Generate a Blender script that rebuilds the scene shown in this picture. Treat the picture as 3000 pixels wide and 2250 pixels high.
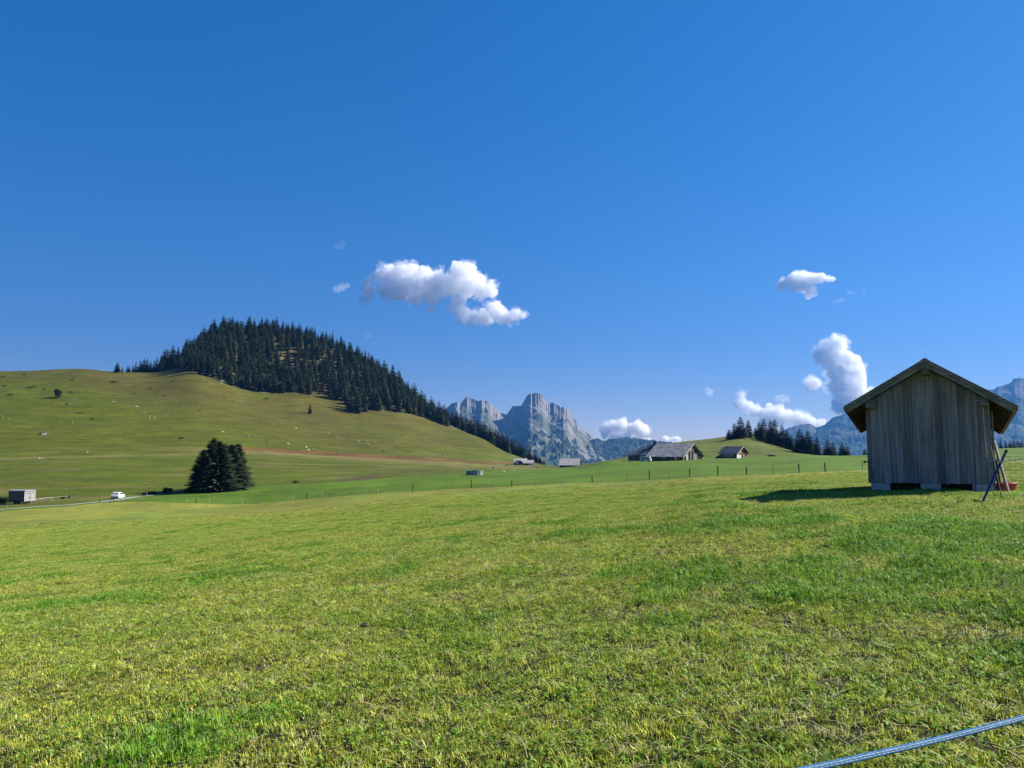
import bpy, bmesh, math, random
import numpy as np
from mathutils import Vector, Matrix, Euler

for o in list(bpy.data.objects):
    bpy.data.objects.remove(o)
sc = bpy.context.scene
C = sc.collection
R = math.radians

# ------------------------------------------------------------------ camera, sky, sun, exposure
EYE = 1.6
PITCH = R(5.18)
FPX = 2250.0
cam = bpy.data.cameras.new('camera'); camo = bpy.data.objects.new('camera', cam); C.objects.link(camo)
cam.sensor_width = 36; cam.lens = 27.0; cam.clip_start = 0.1; cam.clip_end = 60000
camo.location = (0, 0, EYE); camo.rotation_euler = (R(90) + PITCH, 0, 0)
sc.camera = camo
SUN_EL, SUN_AZ = R(36), R(74)           # azimuth clockwise from the view direction
w = bpy.data.worlds.new('World'); sc.world = w; w.use_nodes = True
nt = w.node_tree; nt.nodes.clear()
sky = nt.nodes.new('ShaderNodeTexSky'); sky.sky_type = 'NISHITA'; sky.sun_disc = False
sky.sun_elevation = SUN_EL; sky.sun_rotation = SUN_AZ
sky.altitude = 1500; sky.air_density = 1.0; sky.dust_density = 0.4; sky.ozone_density = 5.0
hs = nt.nodes.new('ShaderNodeHueSaturation'); hs.inputs['Saturation'].default_value = 1.51
hs.inputs['Value'].default_value = 1.0
bg = nt.nodes.new('ShaderNodeBackground'); bg.inputs[1].default_value = 0.081
wo = nt.nodes.new('ShaderNodeOutputWorld')
gm = nt.nodes.new('ShaderNodeGamma'); gm.inputs[1].default_value = 0.75
ti = nt.nodes.new('ShaderNodeMix'); ti.data_type = 'RGBA'; ti.blend_type = 'MULTIPLY'; ti.inputs[0].default_value = 1; ti.inputs[7].default_value = (1.0, 0.84, 1.0, 1)
nt.links.new(sky.outputs[0], gm.inputs[0]); nt.links.new(gm.outputs[0], hs.inputs['Color']); nt.links.new(hs.outputs[0], ti.inputs[6]); nt.links.new(ti.outputs[2], bg.inputs[0]); nt.links.new(bg.outputs[0], wo.inputs[0])
sun = bpy.data.lights.new('sun', 'SUN'); suno = bpy.data.objects.new('sun', sun); C.objects.link(suno)
sun.energy = 5.0; sun.angle = R(0.5); sun.color = (1.0, 0.95, 0.86)
sd = Vector((math.sin(SUN_AZ) * math.cos(SUN_EL), math.cos(SUN_AZ) * math.cos(SUN_EL), math.sin(SUN_EL)))
suno.rotation_euler = sd.to_track_quat('Z', 'Y').to_euler(); suno.location = (60, 30, 60)
sc.view_settings.view_transform = 'Standard'; sc.view_settings.look = 'None'
sc.view_settings.exposure = 1.35; sc.view_settings.gamma = 1
sc.render.engine = 'CYCLES'
cy = sc.cycles
cy.max_bounces = 32; cy.diffuse_bounces = 3; cy.glossy_bounces = 2; cy.transmission_bounces = 4
cy.transparent_max_bounces = 8; cy.volume_bounces = 32
cy.use_denoising = True; cy.use_adaptive_sampling = True; cy.adaptive_threshold = 0.01
cy.caustics_reflective = False; cy.caustics_refractive = False

# ------------------------------------------------------------------ helpers
CT, ST = math.cos(PITCH), math.sin(PITCH)
def P(px, py, Y):
    "world point seen at source pixel (px, py) at forward distance Y"
    xc = (px - 1500) / FPX; yc = (1125 - py) / FPX
    dy = CT - yc * ST; dz = ST + yc * CT
    return Vector((xc / dy * Y, Y, EYE + dz / dy * Y))
def zof(py, Y): return P(1500, py, Y).z
def proj(x, y, z):
    dz = z - EYE
    d = y * CT + dz * ST; u = -y * ST + dz * CT
    return 1500 + FPX * x / d, 1125 - FPX * u / d

def _h(ix, iy, s):
    n = (ix.astype(np.int64) * 374761393 + iy.astype(np.int64) * 668265263 + s * 1442695041) & 0xFFFFFFFF
    n = ((n ^ (n >> 13)) * 1274126177) & 0xFFFFFFFF
    return ((n ^ (n >> 16)) & 0xFFFFFF) / float(0xFFFFFF)
def vn(x, y, s=0):
    x = np.asarray(x, float); y = np.asarray(y, float)
    ix = np.floor(x); iy = np.floor(y); fx = x - ix; fy = y - iy
    fx = fx * fx * fx * (fx * (fx * 6 - 15) + 10); fy = fy * fy * fy * (fy * (fy * 6 - 15) + 10)
    a = _h(ix, iy, s); b = _h(ix + 1, iy, s); c = _h(ix, iy + 1, s); d = _h(ix + 1, iy + 1, s)
    return (a + (b - a) * fx) * (1 - fy) + (c + (d - c) * fx) * fy
def fbm(x, y, s=0, o=4, g=0.5):
    v = 0; a = 1; t = 0
    x = np.asarray(x, float); y = np.asarray(y, float)
    for k in range(o):
        c, n = math.cos(k * 1.3), math.sin(k * 1.3)
        v = v + a * vn((x * c - y * n) * 2 ** k + 17.3 * k, (x * n + y * c) * 2 ** k - 9.1 * k, s + k); t += a; a *= g
    return v / t
def ridged(x, y, s=0, o=4, g=0.5):
    v = 0; a = 1; t = 0
    x = np.asarray(x, float); y = np.asarray(y, float)
    for k in range(o):
        v = v + a * (1 - np.abs(2 * vn(x * 2 ** k + 31 * k, y * 2 ** k, s + k) - 1)); t += a; a *= g
    return v / t
def sstep(a, b, x):
    t = np.clip((np.asarray(x, float) - a) / (b - a), 0, 1); return t * t * (3 - 2 * t)
def pchip(x, y, xq):
    "monotone cubic along axis 0; x (n,), y (n,...), xq (m,)"
    x = np.asarray(x, float); y = np.asarray(y, float); xq = np.clip(xq, x[0], x[-1])
    h = np.diff(x); sh = (-1,) + (1,) * (y.ndim - 1)
    d = np.diff(y, axis=0) / h.reshape(sh)
    m = np.zeros_like(y)
    w1 = (2 * h[1:] + h[:-1]).reshape(sh); w2 = (h[1:] + 2 * h[:-1]).reshape(sh)
    ok = d[1:] * d[:-1] > 0
    with np.errstate(divide='ignore', invalid='ignore'):
        mm = (w1 + w2) / (w1 / d[:-1] + w2 / d[1:])
    m[1:-1] = np.where(ok, mm, 0); m[0] = d[0]; m[-1] = d[-1]
    i = np.clip(np.searchsorted(x, xq, side='right') - 1, 0, len(x) - 2)
    hh = h[i].reshape(sh); t = ((xq - x[i]) / h[i]).reshape(sh)
    return ((2 * t**3 - 3 * t**2 + 1) * y[i] + (t**3 - 2 * t**2 + t) * hh * m[i]
            + (-2 * t**3 + 3 * t**2) * y[i + 1] + (t**3 - t**2) * hh * m[i + 1])

def tag(o, label=None, cat=None, group=None, kind=None):
    if label: o['label'] = label
    if cat: o['category'] = cat
    if group: o['group'] = group
    if kind: o['kind'] = kind
    return o
def empty(name, loc=(0, 0, 0), rz=0.0, label=None, cat=None, group=None):
    o = bpy.data.objects.new(name, None); C.objects.link(o)
    o.location = loc; o.rotation_euler = (0, 0, rz); o.empty_display_size = 0.3
    return tag(o, label, cat, group)
def pyobj(name, verts, faces, mats, parent=None, smooth=False, mi=None):
    me = bpy.data.meshes.new(name)
    me.from_pydata([tuple(v) for v in verts], [], [tuple(f) for f in faces])
    for m in (mats if isinstance(mats, (list, tuple)) else [mats]): me.materials.append(m)
    if mi is not None: me.polygons.foreach_set('material_index', mi)
    if smooth: me.polygons.foreach_set('use_smooth', [True] * len(me.polygons))
    me.update()
    o = bpy.data.objects.new(name, me); C.objects.link(o)
    if parent: o.parent = parent
    return o
def bmobj(name, bm, m, parent=None, smooth=False):
    me = bpy.data.meshes.new(name)
    bmesh.ops.recalc_face_normals(bm, faces=bm.faces[:])
    bm.to_mesh(me); bm.free()
    for q in (m if isinstance(m, (list, tuple)) else [m]): me.materials.append(q)
    if smooth: me.polygons.foreach_set('use_smooth', [True] * len(me.polygons))
    o = bpy.data.objects.new(name, me); C.objects.link(o)
    if parent: o.parent = parent
    return o
def dup(o, parent=None):
    c = o.copy(); C.objects.link(c)
    if parent: c.parent = parent
    for ch in list(o.children): dup(ch, c)
    return c
def box(bm, x0, x1, y0, y1, z0, z1, bev=0.0, mat=None):
    vs = [bm.verts.new((x, y, z)) for z in (z0, z1) for x, y in ((x0, y0), (x1, y0), (x1, y1), (x0, y1))]
    fs = [bm.faces.new([vs[i] for i in f]) for f in ((3, 2, 1, 0), (4, 5, 6, 7), (0, 1, 5, 4), (1, 2, 6, 5), (2, 3, 7, 6), (3, 0, 4, 7))]
    if bev:
        es = list({e for f in fs for e in f.edges})
        bmesh.ops.bevel(bm, geom=es, offset=bev, segments=1, affect='EDGES')
    if mat is not None: bmesh.ops.transform(bm, matrix=mat, verts=[v for v in vs if v.is_valid])
    return vs
def beam(bm, a, b, w, h=None, up=(0, 0, 1), bev=0.0):
    "square bar from a to b"
    a = Vector(a); b = Vector(b); h = h or w
    d = (b - a).normalized(); u = Vector(up)
    s = d.cross(u)
    if s.length < 1e-4: s = d.cross(Vector((1, 0, 0)))
    s.normalize(); u = s.cross(d)
    vs = [bm.verts.new(p + s * i * w / 2 + u * j * h / 2) for p in (a, b) for i, j in ((-1, -1), (1, -1), (1, 1), (-1, 1))]
    for f in ((3, 2, 1, 0), (4, 5, 6, 7), (0, 1, 5, 4), (1, 2, 6, 5), (2, 3, 7, 6), (3, 0, 4, 7)): bm.faces.new([vs[i] for i in f])
def tube(bm, pts, r, n=8, caps=True):
    pts = [Vector(p) for p in pts]; rings = []
    for i, p in enumerate(pts):
        d = (pts[min(i + 1, len(pts) - 1)] - pts[max(i - 1, 0)]).normalized()
        s = d.cross(Vector((0, 0, 1)))
        if s.length < 1e-3: s = d.cross(Vector((0, 1, 0)))
        s.normalize(); u = s.cross(d)
        rr = r[i] if isinstance(r, (list, tuple)) else r
        rings.append([bm.verts.new(p + (s * math.cos(2 * math.pi * k / n) + u * math.sin(2 * math.pi * k / n)) * rr) for k in range(n)])
    for a, b in zip(rings, rings[1:]):
        for k in range(n): bm.faces.new((a[k], a[(k + 1) % n], b[(k + 1) % n], b[k]))
    if caps: bm.faces.new(rings[0][::-1]); bm.faces.new(rings[-1])
def prism(bm, poly, y0, y1):
    "polygon in (x, z) extruded along y"
    a = [bm.verts.new((x, y0, z)) for x, z in poly]; b = [bm.verts.new((x, y1, z)) for x, z in poly]
    bm.faces.new(a); bm.faces.new(b[::-1]); n = len(poly)
    for i in range(n): bm.faces.new((a[i], b[i], b[(i + 1) % n], a[(i + 1) % n]))

# ------------------------------------------------------------------ materials
def mat(name, col, rough=0.8, var=0.25, scale=3.0, stretch=(1, 1, 1), metal=0.0, spec=0.3, bump=0.0, bscale=None, col2=None, attr=None, coord='Object', detail=5):
    "Principled with a noise-mottled base colour"
    m = bpy.data.materials.new(name); m.use_nodes = True
    n = m.node_tree; b = n.nodes['Principled BSDF']; L = n.links.new
    b.inputs['Roughness'].default_value = rough; b.inputs['Metallic'].default_value = metal
    b.inputs['Specular IOR Level'].default_value = spec
    tc = n.nodes.new('ShaderNodeTexCoord'); mp = n.nodes.new('ShaderNodeMapping'); mp.inputs['Scale'].default_value = stretch
    L(tc.outputs[coord], mp.inputs[0])
    nz = n.nodes.new('ShaderNodeTexNoise'); nz.inputs['Scale'].default_value = scale; nz.inputs['Detail'].default_value = detail
    L(mp.outputs[0], nz.inputs[0])
    rp = n.nodes.new('ShaderNodeValToRGB')
    c2 = col2 or tuple(min(1, c * (1 + var)) for c in col); c1 = tuple(c * (1 - var) for c in col) if not col2 else col
    rp.color_ramp.elements[0].position = 0.33; rp.color_ramp.elements[1].position = 0.67
    rp.color_ramp.elements[0].color = (*c1, 1); rp.color_ramp.elements[1].color = (*c2, 1)
    L(nz.outputs['Fac'], rp.inputs[0])
    out = rp.outputs[0]
    if attr:
        at = n.nodes.new('ShaderNodeAttribute'); at.attribute_name = attr
        mx = n.nodes.new('ShaderNodeMix'); mx.data_type = 'RGBA'; mx.blend_type = 'MULTIPLY'; mx.inputs[0].default_value = 1
        L(out, mx.inputs[6]); L(at.outputs['Color'], mx.inputs[7]); out = mx.outputs[2]
    L(out, b.inputs['Base Color'])
    if bump:
        bp = n.nodes.new('ShaderNodeBump'); bp.inputs['Strength'].default_value = 1; bp.inputs['Distance'].default_value = bump
        n2 = n.nodes.new('ShaderNodeTexNoise'); n2.inputs['Scale'].default_value = bscale or scale * 3; n2.inputs['Detail'].default_value = 4
        L(mp.outputs[0], n2.inputs[0]); L(n2.outputs['Fac'], bp.inputs['Height']); L(bp.outputs[0], b.inputs['Normal'])
    return m

def ground_mat():
    m = bpy.data.materials.new('turf'); m.use_nodes = True
    n = m.node_tree; b = n.nodes['Principled BSDF']; L = n.links.new
    b.inputs['Roughness'].default_value = 0.9; b.inputs['Specular IOR Level'].default_value = 0.1
    at = n.nodes.new('ShaderNodeAttribute'); at.attribute_name = 'zone'
    ge = n.nodes.new('ShaderNodeNewGeometry')
    col = at.outputs['Color']
    def noise(scale, detail, rough=0.6):
        t = n.nodes.new('ShaderNodeTexNoise'); t.inputs['Scale'].default_value = scale; t.inputs['Detail'].default_value = detail
        t.inputs['Roughness'].default_value = rough
        L(ge.outputs['Position'], t.inputs[0]); return t.outputs['Fac']
    def mul(col, fac, lo, hi, a=0.3, z=0.7):
        r = n.nodes.new('ShaderNodeMapRange'); r.inputs[1].default_value = a; r.inputs[2].default_value = z
        r.inputs[3].default_value = lo; r.inputs[4].default_value = hi; L(fac, r.inputs[0])
        x = n.nodes.new('ShaderNodeMix'); x.data_type = 'RGBA'; x.blend_type = 'MULTIPLY'; x.inputs[0].default_value = 1
        L(col, x.inputs[6]); L(r.outputs[0], x.inputs[7]); return x.outputs[2]
    col = mul(col, noise(0.35, 6), 0.78, 1.2)
    col = mul(col, noise(2.2, 5, 0.7), 0.72, 1.25)
    col = mul(col, noise(0.8, 4, 0.55), 1.0, 0.55, 0.60, 0.70)
    col = mul(col, noise(0.045, 4, 0.6), 0.85, 1.15, 0.35, 0.65)
    mpz = n.nodes.new('ShaderNodeMapping'); mpz.inputs['Scale'].default_value = (0.03, 0.03, 0.55); L(ge.outputs['Position'], mpz.inputs[0])
    tz = n.nodes.new('ShaderNodeTexNoise'); tz.inputs['Scale'].default_value = 1.0; tz.inputs['Detail'].default_value = 7; tz.inputs['Roughness'].default_value = 0.7; L(mpz.outputs[0], tz.inputs[0])
    col = mul(col, tz.outputs['Fac'], 0.80, 1.22, 0.35, 0.65)
    col = mul(col, noise(0.28, 5, 0.7), 1.0, 0.62, 0.58, 0.68)
    # yellowish / green hue drift
    r = n.nodes.new('ShaderNodeMapRange'); r.inputs[1].default_value = 0.42; r.inputs[2].default_value = 0.75; L(noise(0.12, 5, 0.65), r.inputs[0])
    x = n.nodes.new('ShaderNodeMix'); x.data_type = 'RGBA'; x.blend_type = 'MULTIPLY'; L(r.outputs[0], x.inputs[0]); L(col, x.inputs[6]); x.inputs[7].default_value = (1.22, 1.02, 0.85, 1)
    L(x.outputs[2], b.inputs['Base Color'])
    bp = n.nodes.new('ShaderNodeBump'); bp.inputs['Strength'].default_value = 0.7; bp.inputs['Distance'].default_value = 0.12
    L(noise(4.0, 6, 0.7), bp.inputs['Height']); L(bp.outputs[0], b.inputs['Normal'])
    return m
def attr_mat(name, attr='zone', rough=0.9, bump=0.0, bscale=0.02, var=0.2, vscale=0.02):
    m = bpy.data.materials.new(name); m.use_nodes = True
    n = m.node_tree; b = n.nodes['Principled BSDF']; L = n.links.new
    b.inputs['Roughness'].default_value = rough; b.inputs['Specular IOR Level'].default_value = 0.1
    at = n.nodes.new('ShaderNodeAttribute'); at.attribute_name = attr
    ge = n.nodes.new('ShaderNodeNewGeometry')
    t = n.nodes.new('ShaderNodeTexNoise'); t.inputs['Scale'].default_value = vscale; t.inputs['Detail'].default_value = 7; t.inputs['Roughness'].default_value = 0.65
    L(ge.outputs['Position'], t.inputs[0])
    r = n.nodes.new('ShaderNodeMapRange'); r.inputs[1].default_value = 0.3; r.inputs[2].default_value = 0.7; r.inputs[3].default_value = 1 - var; r.inputs[4].default_value = 1 + var
    L(t.outputs['Fac'], r.inputs[0])
    x = n.nodes.new('ShaderNodeMix'); x.data_type = 'RGBA'; x.blend_type = 'MULTIPLY'; x.inputs[0].default_value = 1
    L(at.outputs['Color'], x.inputs[6]); L(r.outputs[0], x.inputs[7]); L(x.outputs[2], b.inputs['Base Color'])
    if bump:
        t2 = n.nodes.new('ShaderNodeTexNoise'); t2.inputs['Scale'].default_value = bscale; t2.inputs['Detail'].default_value = 8; t2.inputs['Roughness'].default_value = 0.65
        L(ge.outputs['Position'], t2.inputs[0])
        bp = n.nodes.new('ShaderNodeBump'); bp.inputs['Strength'].default_value = 1; bp.inputs['Distance'].default_value = bump
        L(t2.outputs['Fac'], bp.inputs['Height']); L(bp.outputs[0], b.inputs['Normal'])
    return m
def leaf_mat(name, a, b_, trans=0.3, rough=0.6, scale=1.5):
    m = mat(name, a, rough, col2=b_, scale=scale, spec=0.15, coord='Object')
    n = m.node_tree; L = n.links.new; p = n.nodes['Principled BSDF']; out = n.nodes['Material Output']
    src = p.inputs['Base Color'].links[0].from_socket
    oi = n.nodes.new('ShaderNodeObjectInfo'); r = n.nodes.new('ShaderNodeMapRange'); r.inputs[3].default_value = 0.7; r.inputs[4].default_value = 1.35
    L(oi.outputs['Random'], r.inputs[0])
    x = n.nodes.new('ShaderNodeMix'); x.data_type = 'RGBA'; x.blend_type = 'MULTIPLY'; x.inputs[0].default_value = 1
    L(src, x.inputs[6]); L(r.outputs[0], x.inputs[7]); L(x.outputs[2], p.inputs['Base Color'])
    tr = n.nodes.new('ShaderNodeBsdfTranslucent'); L(x.outputs[2], tr.inputs[0])
    mx = n.nodes.new('ShaderNodeMixShader'); mx.inputs[0].default_value = trans
    L(p.outputs[0], mx.inputs[1]); L(tr.outputs[0], mx.inputs[2]); L(mx.outputs[0], out.inputs[0])
    return m

M = {}
M['turf'] = ground_mat()
M['spruce'] = leaf_mat('spruce_needles', (0.014, 0.024, 0.010), (0.036, 0.050, 0.020), 0.10, 0.8, 0.6)
M['shrub'] = leaf_mat('shrub_leaves', (0.022, 0.038, 0.014), (0.050, 0.075, 0.022), 0.25, 0.6, 0.9)
M['bark'] = mat('bark', (0.10, 0.075, 0.055), 0.95, 0.4, 2.0, (4, 4, 0.6), bump=0.02)
M['oldwood'] = mat('weathered_wood', (0.205, 0.198, 0.215), 0.85, 0.32, 2.2, (9, 9, 0.35), bump=0.004, bscale=9, attr='tone')
M['beamwood'] = mat('weathered_beam', (0.17, 0.155, 0.135), 0.85, 0.4, 3, (1, 6, 6), bump=0.004)
M['warmwood'] = mat('brown_wood', (0.20, 0.115, 0.06), 0.8, 0.4, 2.5, (6, 6, 0.6), bump=0.004)
M['darkwood'] = mat('dark_wood', (0.055, 0.042, 0.034), 0.85, 0.4, 2.0, (5, 5, 0.5))
M['palewood'] = mat('pale_wood', (0.42, 0.36, 0.27), 0.8, 0.25, 4, (1, 1, 4))
M['shingle'] = mat('grey_shingles', (0.17, 0.155, 0.145), 0.85, col2=(0.50, 0.46, 0.43), scale=1.2, stretch=(0.35, 1, 2.6), bump=0.03, bscale=4)
M['slate'] = mat('dark_sheet_roof', (0.060, 0.063, 0.075), 0.55, 0.15, 1.5, (1, 6, 1), spec=0.4)
M['greyroof'] = mat('pale_grey_roof', (0.34, 0.315, 0.30), 0.8, 0.25, 1.2, (0.5, 1, 3))
M['concrete'] = mat('concrete', (0.34, 0.335, 0.33), 0.9, 0.2, 5, bump=0.004, bscale=30)
M['paledoor'] = mat('pale_door', (0.25, 0.24, 0.24), 0.6, 0.15, 2)
M['plaster'] = mat('white_plaster', (0.55, 0.52, 0.47), 0.85, 0.06, 3)
M['whitepaint'] = mat('white_car_paint', (0.80, 0.80, 0.80), 0.25, 0.02, 2, spec=0.5)
M['whitemetal'] = mat('white_metal', (0.50, 0.49, 0.48), 0.45, 0.08, 2, spec=0.4)
M['greymetal'] = mat('grey_metal', (0.25, 0.25, 0.25), 0.55, 0.12, 3, metal=0.2)
M['glass'] = mat('dark_glass', (0.025, 0.03, 0.04), 0.08, 0.1, 1, spec=0.6)
M['rubber'] = mat('rubber', (0.02, 0.02, 0.02), 0.8, 0.2, 8)
M['black'] = mat('blackened_metal', (0.02, 0.02, 0.022), 0.6, 0.2, 4)
M['redlamp'] = mat('red_lens', (0.45, 0.02, 0.02), 0.25, 0.1, 5)
M['redplastic'] = mat('red_plastic', (0.62, 0.06, 0.075), 0.4, 0.1, 4)
M['bluepost'] = mat('dark_blue_plastic', (0.018, 0.022, 0.12), 0.45, 0.15, 8, spec=0.4)
M['stake'] = mat('grey_green_stake', (0.20, 0.21, 0.17), 0.8, 0.3, 5, (1, 1, 0.3))
M['wirem'] = mat('wire_metal', (0.12, 0.12, 0.12), 0.5, 0.2, 5, metal=0.3)
M['teal'] = mat('teal_plastic', (0.05, 0.30, 0.27), 0.35, 0.12, 3, spec=0.45)
M['blackliner'] = mat('black_liner', (0.018, 0.018, 0.02), 0.4, 0.2, 3)
M['stone'] = mat('pale_limestone', (0.42, 0.41, 0.38), 0.9, 0.25, 2, bump=0.01)
M['soil'] = mat('dark_soil', (0.055, 0.038, 0.026), 0.95, 0.5, 18, bump=0.02, bscale=40)
M['track'] = mat('gravel_track', (0.27, 0.255, 0.22), 0.95, 0.25, 2.0, bump=0.01, bscale=9, coord='Object')
M['cow'] = mat('pale_hide', (0.40, 0.37, 0.28), 0.8, 0.08, 3)
M['cowdark'] = mat('brown_hide', (0.13, 0.075, 0.04), 0.8, 0.2, 3)
M['bird'] = mat('dark_feathers', (0.02, 0.018, 0.016), 0.8, 0.2, 9)
M['slatwood'] = mat('sun_bleached_slat', (0.30, 0.17, 0.09), 0.8, 0.3, 3, (6, 6, 1))

# ------------------------------------------------------------------ terrain profile: for each viewing column a list of (distance, source-pixel row)
NEAR = {  # heights (relative to the eye) of the near meadow, by column
    -700: (-1.75, -2.1, -2.6, -4.1, -6.4), 0: (-1.67, -1.9, -2.3, -3.4, -5.4), 400: (-1.65, -1.8, -2.15, -3.1, -4.9), 800: (-1.62, -1.72, -2.0, -2.75, -4.2),
    1200: (-1.6, -1.64, -1.85, -2.35, -3.5), 1500: (-1.6, -1.6, -1.72, -2.05, -2.9), 1800: (-1.58, -1.56, -1.6, -1.75, -2.3), 2100: (-1.56, -1.5, -1.45, -1.33, -1.75),
    2400: (-1.55, -1.46, -1.38, -1.18, -1.45), 2700: (-1.53, -1.42, -1.3, -1.06, -1.2), 3000: (-1.5, -1.4, -1.25, -1.05, -1.12), 3700: (-1.45, -1.35, -1.15, -0.8, -0.7)}
NEARY = (1.0, 4.0, 8.0, 19.0, 40.0)
FAR = {
    -700: [(95, 1545), (160, 1500), (250, 1425), (330, 1362), (400, 1340), (500, 1290), (600, 1215), (700, 1140), (830, 1085), (950, 1120), (1300, 1260), (3000, 1420)],
    0: [(95, 1538), (155, 1490), (175, 1476), (250, 1415), (330, 1362), (400, 1343), (480, 1310), (600, 1225), (700, 1150), (800, 1096), (830, 1090), (950, 1130), (1300, 1260), (3000, 1420)],
    210: [(95, 1530), (155, 1480), (175, 1468), (250, 1412), (330, 1362), (400, 1343), (480, 1312), (600, 1232), (700, 1157), (800, 1090), (835, 1080), (950, 1120), (1300, 1255), (3000, 1420)],
    320: [(95, 1526), (155, 1476), (180, 1460), (250, 1412), (330, 1364), (400, 1344), (480, 1316), (600, 1240), (700, 1165), (800, 1100), (840, 1091), (950, 1120), (1300, 1255), (3000, 1420)],
    440: [(95, 1520), (155, 1474), (185, 1455), (250, 1412), (330, 1366), (400, 1345), (480, 1319), (600, 1250), (700, 1176), (800, 1108), (850, 1092), (950, 1100), (1300, 1240), (3000, 1420)],
    550: [(95, 1516), (155, 1476), (185, 1452), (250, 1412), (330, 1368), (400, 1345), (480, 1322), (600, 1256), (700, 1180), (800, 1095), (840, 1076), (880, 1050), (930, 1025), (1000, 1060), (1300, 1200), (3000, 1420)],
    630: [(95, 1513), (152, 1479), (190, 1446), (250, 1412), (330, 1370), (400, 1347), (480, 1325), (600, 1264), (720, 1178), (800, 1115), (850, 1075), (950, 995), (1000, 972), (1150, 1040), (1400, 1190), (3000, 1420)],
    720: [(95, 1508), (150, 1478), (195, 1440), (250, 1411), (330, 1372), (400, 1350), (480, 1330), (600, 1275), (720, 1202), (800, 1150), (900, 1060), (1000, 978), (1030, 968), (1200, 1050), (1500, 1200), (3000, 1420)],
    850: [(95, 1500), (145, 1469), (200, 1428), (250, 1408), (330, 1376), (400, 1355), (480, 1338), (600, 1290), (720, 1225), (800, 1170), (900, 1085), (1000, 995), (1035, 982), (1200, 1060), (1500, 1200), (3000, 1420)],
    1000: [(95, 1482), (138, 1456), (190, 1420), (240, 1405), (330, 1378), (400, 1360), (480, 1345), (600, 1305), (720, 1248), (800, 1203), (900, 1115), (1000, 1042), (1040, 1032), (1200, 1100), (1500, 1230), (3000, 1420)],
    1150: [(95, 1464), (133, 1444), (190, 1412), (240, 1398), (330, 1379), (400, 1364), (480, 1350), (600, 1318), (720, 1270), (800, 1225), (900, 1160), (960, 1127), (1000, 1122), (1200, 1190), (1500, 1280), (3000, 1420)],
    1300: [(95, 1452), (127, 1435), (190, 1402), (240, 1390), (330, 1378), (400, 1368), (480, 1356), (600, 1335), (720, 1302), (800, 1268), (850, 1245), (880, 1238), (960, 1245), (1200, 1310), (3000, 1420)],
    1400: [(95, 1446), (121, 1431), (180, 1400), (250, 1387), (330, 1379), (420, 1370), (500, 1361), (600, 1347), (720, 1319), (790, 1290), (830, 1281), (900, 1288), (1100, 1330), (3000, 1430)],
    1500: [(90, 1440), (116, 1426), (170, 1402), (240, 1386), (300, 1381), (420, 1374), (520, 1367), (600, 1362), (690, 1348), (760, 1331), (830, 1336), (1000, 1360), (3000, 1435)],
    1600: [(90, 1435), (112, 1421), (170, 1398), (240, 1383), (300, 1377), (420, 1370), (520, 1366), (600, 1363), (650, 1362), (760, 1370), (1000, 1390), (3000, 1440)],
    1670: [(90, 1432), (109, 1417), (160, 1396), (220, 1382), (300, 1374), (400, 1366), (440, 1362), (500, 1364), (650, 1380), (1000, 1410), (3000, 1440)],
    1800: [(90, 1426), (105, 1413), (150, 1391), (200, 1376), (250, 1364), (300, 1355), (340, 1348), (380, 1345), (500, 1360), (800, 1400), (3000, 1440)],
    1950: [(85, 1420), (100, 1404), (150, 1380), (200, 1366), (250, 1357), (300, 1352), (340, 1343), (400, 1316), (470, 1302), (500, 1300), (700, 1350), (1000, 1400), (3000, 1440)],
    2100: [(85, 1410), (95, 1397), (150, 1371), (200, 1357), (250, 1348), (320, 1343), (370, 1328), (430, 1293), (470, 1284), (500, 1283), (650, 1330), (1000, 1390), (3000, 1440)],
    2180: [(85, 1405), (94, 1394), (150, 1368), (200, 1353), (250, 1345), (320, 1342), (370, 1326), (430, 1285), (465, 1274), (500, 1273), (650, 1330), (1000, 1390), (3000, 1440)],
    2260: [(85, 1401), (93, 1390), (150, 1365), (200, 1350), (250, 1342), (320, 1337), (370, 1324), (430, 1299), (460, 1295), (500, 1297), (650, 1340), (1000, 1390), (3000, 1440)],
    2350: [(85, 1395), (93, 1385), (150, 1361), (200, 1346), (250, 1338), (330, 1331), (400, 1325), (430, 1325), (520, 1335), (700, 1360), (3000, 1440)],
    2500: [(80, 1390), (92, 1378), (140, 1357), (180, 1344), (240, 1333), (300, 1336), (400, 1350), (3000, 1440)],
    2700: [(80, 1382), (95, 1368), (140, 1344), (200, 1326), (250, 1323), (320, 1330), (500, 1360), (3000, 1440)],
    3000: [(80, 1362), (95, 1350), (140, 1327), (200, 1312), (250, 1311), (320, 1320), (500, 1350), (3000, 1440)],
    3700: [(80, 1335), (120, 1310), (200, 1290), (300, 1290), (500, 1330), (3000, 1440)]}
LY = np.linspace(math.log(1.0), math.log(3000.0), 700)
_cols = sorted(FAR); _tc = []; _zc = []
_nk = sorted(NEAR); _nv = np.array([NEAR[k] for k in _nk])
for c in _cols:
    near = [np.interp(c, _nk, _nv[:, j]) for j in range(5)]
    ys = list(NEARY) + [a for a, _ in FAR[c]]
    zs = near + [zof(b, a) - EYE for a, b in FAR[c]]
    _zc.append(pchip(np.log(ys), np.array(zs), LY)); _tc.append((c - 1500) / FPX / 1.004)
_tc = np.array(_tc); _zc = np.array(_zc)
TT = np.linspace(_tc[0], _tc[-1], 900)
ZT = pchip(_tc, _zc, TT)
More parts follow.
